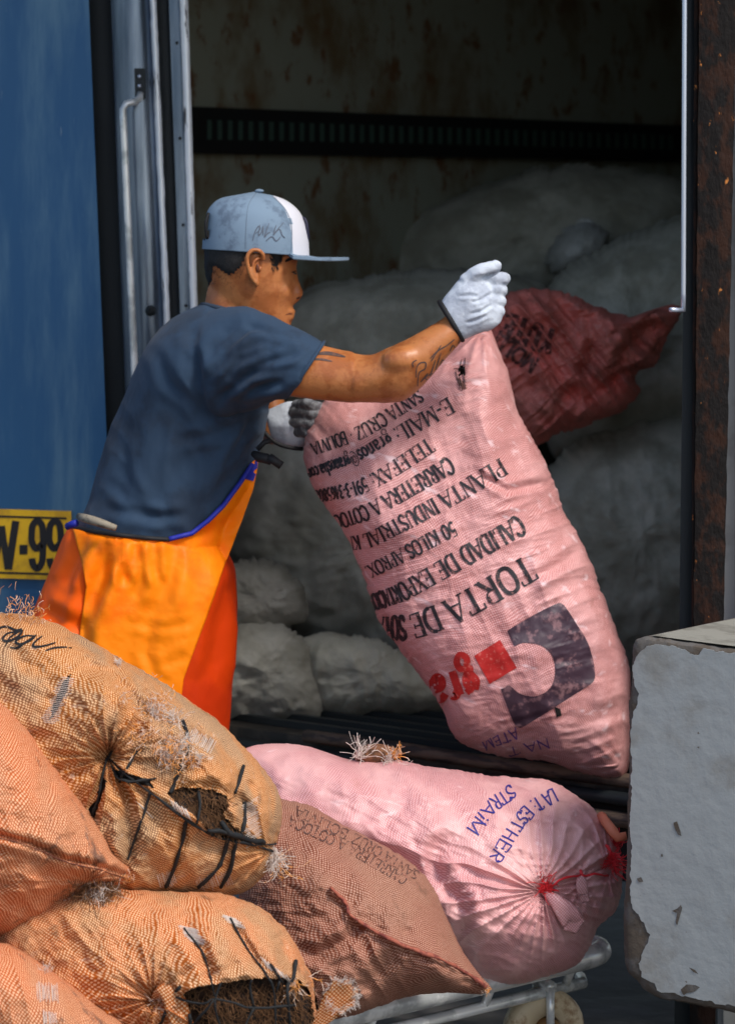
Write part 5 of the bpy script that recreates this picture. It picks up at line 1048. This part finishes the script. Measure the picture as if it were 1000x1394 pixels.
# far glove gripping the sack's left edge
mb = MB(); mb.loft([(362, 560, 372, 604, 6.24, .03), (376, 553, 382, 608, 6.23, .034), (392, 547, 402, 611, 6.22, .034), (410, 548, 422, 604, 6.22, .028), (424, 556, 430, 592, 6.22, .02)], 20, 20)
V, Fc, N = remesh(mb, .004, 3); V = V+N*(.002*ridged(V[:, 0]*20, V[:, 2]*26, V[:, 1]*10, 6, 2))[:, None]; gl2 = mesh_obj('glove', V, Fc, M['glove'], man)
mb = MB()
for i, (x0, y0, x1, y1, rr) in enumerate(((402, 552, 428, 549, .0115), (398, 562, 430, 561, .0125), (396, 575, 430, 575, .0125), (402, 588, 430, 589, .0115))):
    mb.tube(catmull([P(x0, y0, 6.20), P((x0+x1)/2-2, y0-1, 6.178), P(x1-10, y1+1, 6.168), P(x1, y1+4, 6.16), P(x1+8, y1+6, 6.17)], 14), rr, 10)
    mb.ball(P((x0+x1)/2, y0, 6.178), rr*1.08)
V, Fc, N = remesh(mb, .0024, 2); V = V+N*(.0012*fbm(V[:, 0]*70, V[:, 2]*70, V[:, 1]*70, 6))[:, None]; mesh_obj('glove_fingers', V, Fc, M['dirty'], gl2)
MB().tube(catmull([P(360, 588, 6.20), P(368, 597, 6.195), P(380, 605, 6.19), P(398, 610, 6.188), P(412, 611, 6.195)], 12), .004, 8).build('cuff_binding', M['black'], gl2)
# tattoos
TT = mat('tattoo_ink', (.09, .06, .055), .5, col2=(.2, .09, .055), scale=120, lo=.5, hi=.62)
sw = [ribbon(fine([(438, 471), (455, 472), (478, 479)], 3, True), 4.5, .7), ribbon(fine([(430, 482), (447, 481), (470, 486)], 3, True), 5.0, .7), ribbon(fine([(424, 490), (436, 489), (452, 492)], 3, True), 3.0, .7)]
for l in ([(566, 514), (567, 500), (572, 494), (579, 494), (578, 502), (570, 508), (568, 526)], [(563, 500), (561, 494), (567, 490)], [(582, 508), (578, 514), (583, 516), (589, 500), (592, 490)], [(590, 512), (594, 498), (600, 480)], [(596, 502), (602, 490), (606, 494), (612, 482)], [(600, 470), (590, 486), (586, 492)], [(612, 478), (616, 470), (620, 474), (626, 462)], [(585, 488), (595, 478), (608, 470), (618, 462)], [(572, 520), (580, 512), (590, 508)]): sw.append(ribbon(fine(l, 2, True), 1.9, .4))
decal('tattoo', sw[:3], bt, TT, body, .0007); decal('tattoo', sw[3:], bt, TT, body, .0007)

# cap
mb = MB(); capd = 6.17
q = catmull([(318, 266, 372, 266, .030), (300, 270, 388, 272, .050), (288, 279, 402, 282, .066), (281, 291, 411, 294, .078), (278, 308, 417, 312, .085), (276, 326, 420, 330, .087), (275, 339, 421, 349, .086)], 40)
k = 72; V = []; 
for (x1, y1, x2, y2, h) in q:
    for j in range(k):
        t = 2*math.pi*j/k; x = (x1+x2)/2+(x2-x1)/2*math.cos(t); y = (y1+y2)/2+(y2-y1)/2*math.cos(t); V.append(P(x, y, capd)+np.array([0, -h*math.sin(t), 0]))
n = len(q); top = P(345, 261, capd)
Fc = [(i*k+j, i*k+(j+1) % k, (i+1)*k+(j+1) % k, (i+1)*k+j) for i in range(n-1) for j in range(k)]+[(n*k, (j+1) % k, j) for j in range(k)]; V.append(top); V = np.array(V)
pX, pY = toPX(V); mi = []
keepF = []
for f in Fc:
    x, y = pX[list(f)].mean(), pY[list(f)].mean(); d1 = V[list(f)][:, 1].mean()
    if x < 284 and 291 < y < 326 and abs(d1-capd) < .05: continue                      # opening above the strap
    keepF.append(f); mi.append(1 if x > 372+(min(y, 300)-266)*.72 and y > 266 else 0)
cap = mesh_obj('cap', V, keepF, None, man, True, mats=[M['cap'], M['capwhite']], mi=mi)
md = cap.modifiers.new('th', 'SOLIDIFY'); md.thickness = .002; md.offset = -1
MB().ball(P(353, 260, capd), (.009, .009, .004)).build('button', M['cap'], cap)
MB().tube(catmull([P(284, 290, capd-.04), P(280, 305, capd-.046), P(282, 325, capd-.04)], 8), .003, 8).build('opening_rim', M['black'], cap)
# flat brim
def brim(zoff, th, name, m, par):
    V = []; nn = 40
    for i in range(nn+1):
        t = -math.pi/2+math.pi*i/nn; ct = math.cos(t)**.75 if math.cos(t) > 0 else 0
        x = 400+75*ct; y = 344+zoff+6*ct; V.append(P(x, y, capd)+np.array([0, .078*math.sin(t), -.006*abs(math.sin(t))**2]))
    c = [P(392, 343+zoff, capd)+np.array([0, .06*s_, 0]) for s_ in (1, -1)]
    a = V+c; b_ = [q_-np.array([0, 0, th]) for q_ in a]; n = len(a)
    return mesh_obj(name, a+b_, [tuple(range(n)), tuple(range(n, 2*n))[::-1]]+[(i, n+i, n+(i+1) % n, (i+1) % n) for i in range(n)], m, par, False)
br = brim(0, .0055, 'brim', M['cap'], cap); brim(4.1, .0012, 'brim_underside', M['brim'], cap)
capt = BVHTree.FromPolygons([tuple(v_) for v_ in V], Fc)
decal('cap_signature', [ribbon(fine(l, 1.5, True), 1.5, .4) for l in ([(344, 328), (347, 316), (352, 308), (354, 312), (348, 318)], [(354, 306), (352, 320), (356, 316), (358, 308), (358, 320)], [(366, 304), (360, 322), (364, 318), (368, 316)], [(386, 303), (378, 312), (372, 320), (380, 312), (384, 320), (388, 324)], [(362, 328), (370, 322), (376, 328), (382, 322)], [(376, 306), (372, 318)])], capt, mat('grey_pen', (.10, .12, .16), .7), cap, .001)
decal('cap_seam', [ribbon(fine([(349, 262), (338, 280), (335, 310), (334, 339)], 2, True), 1.0), ribbon(fine([(371, 267), (388, 285), (396, 305), (397, 330), (395, 346)], 2, True), 1.2)], capt, mat('seam', (.14, .19, .25), .9), cap, .0006)
MB().tube(catmull([P(413, 296, capd-.006), P(417, 303, capd-.010), P(418.5, 315, capd-.011), P(419.5, 326, capd-.006)], 12), .003, 8).build('cap_badge', mat('dark_badge', (.02, .02, .045), .6), cap)
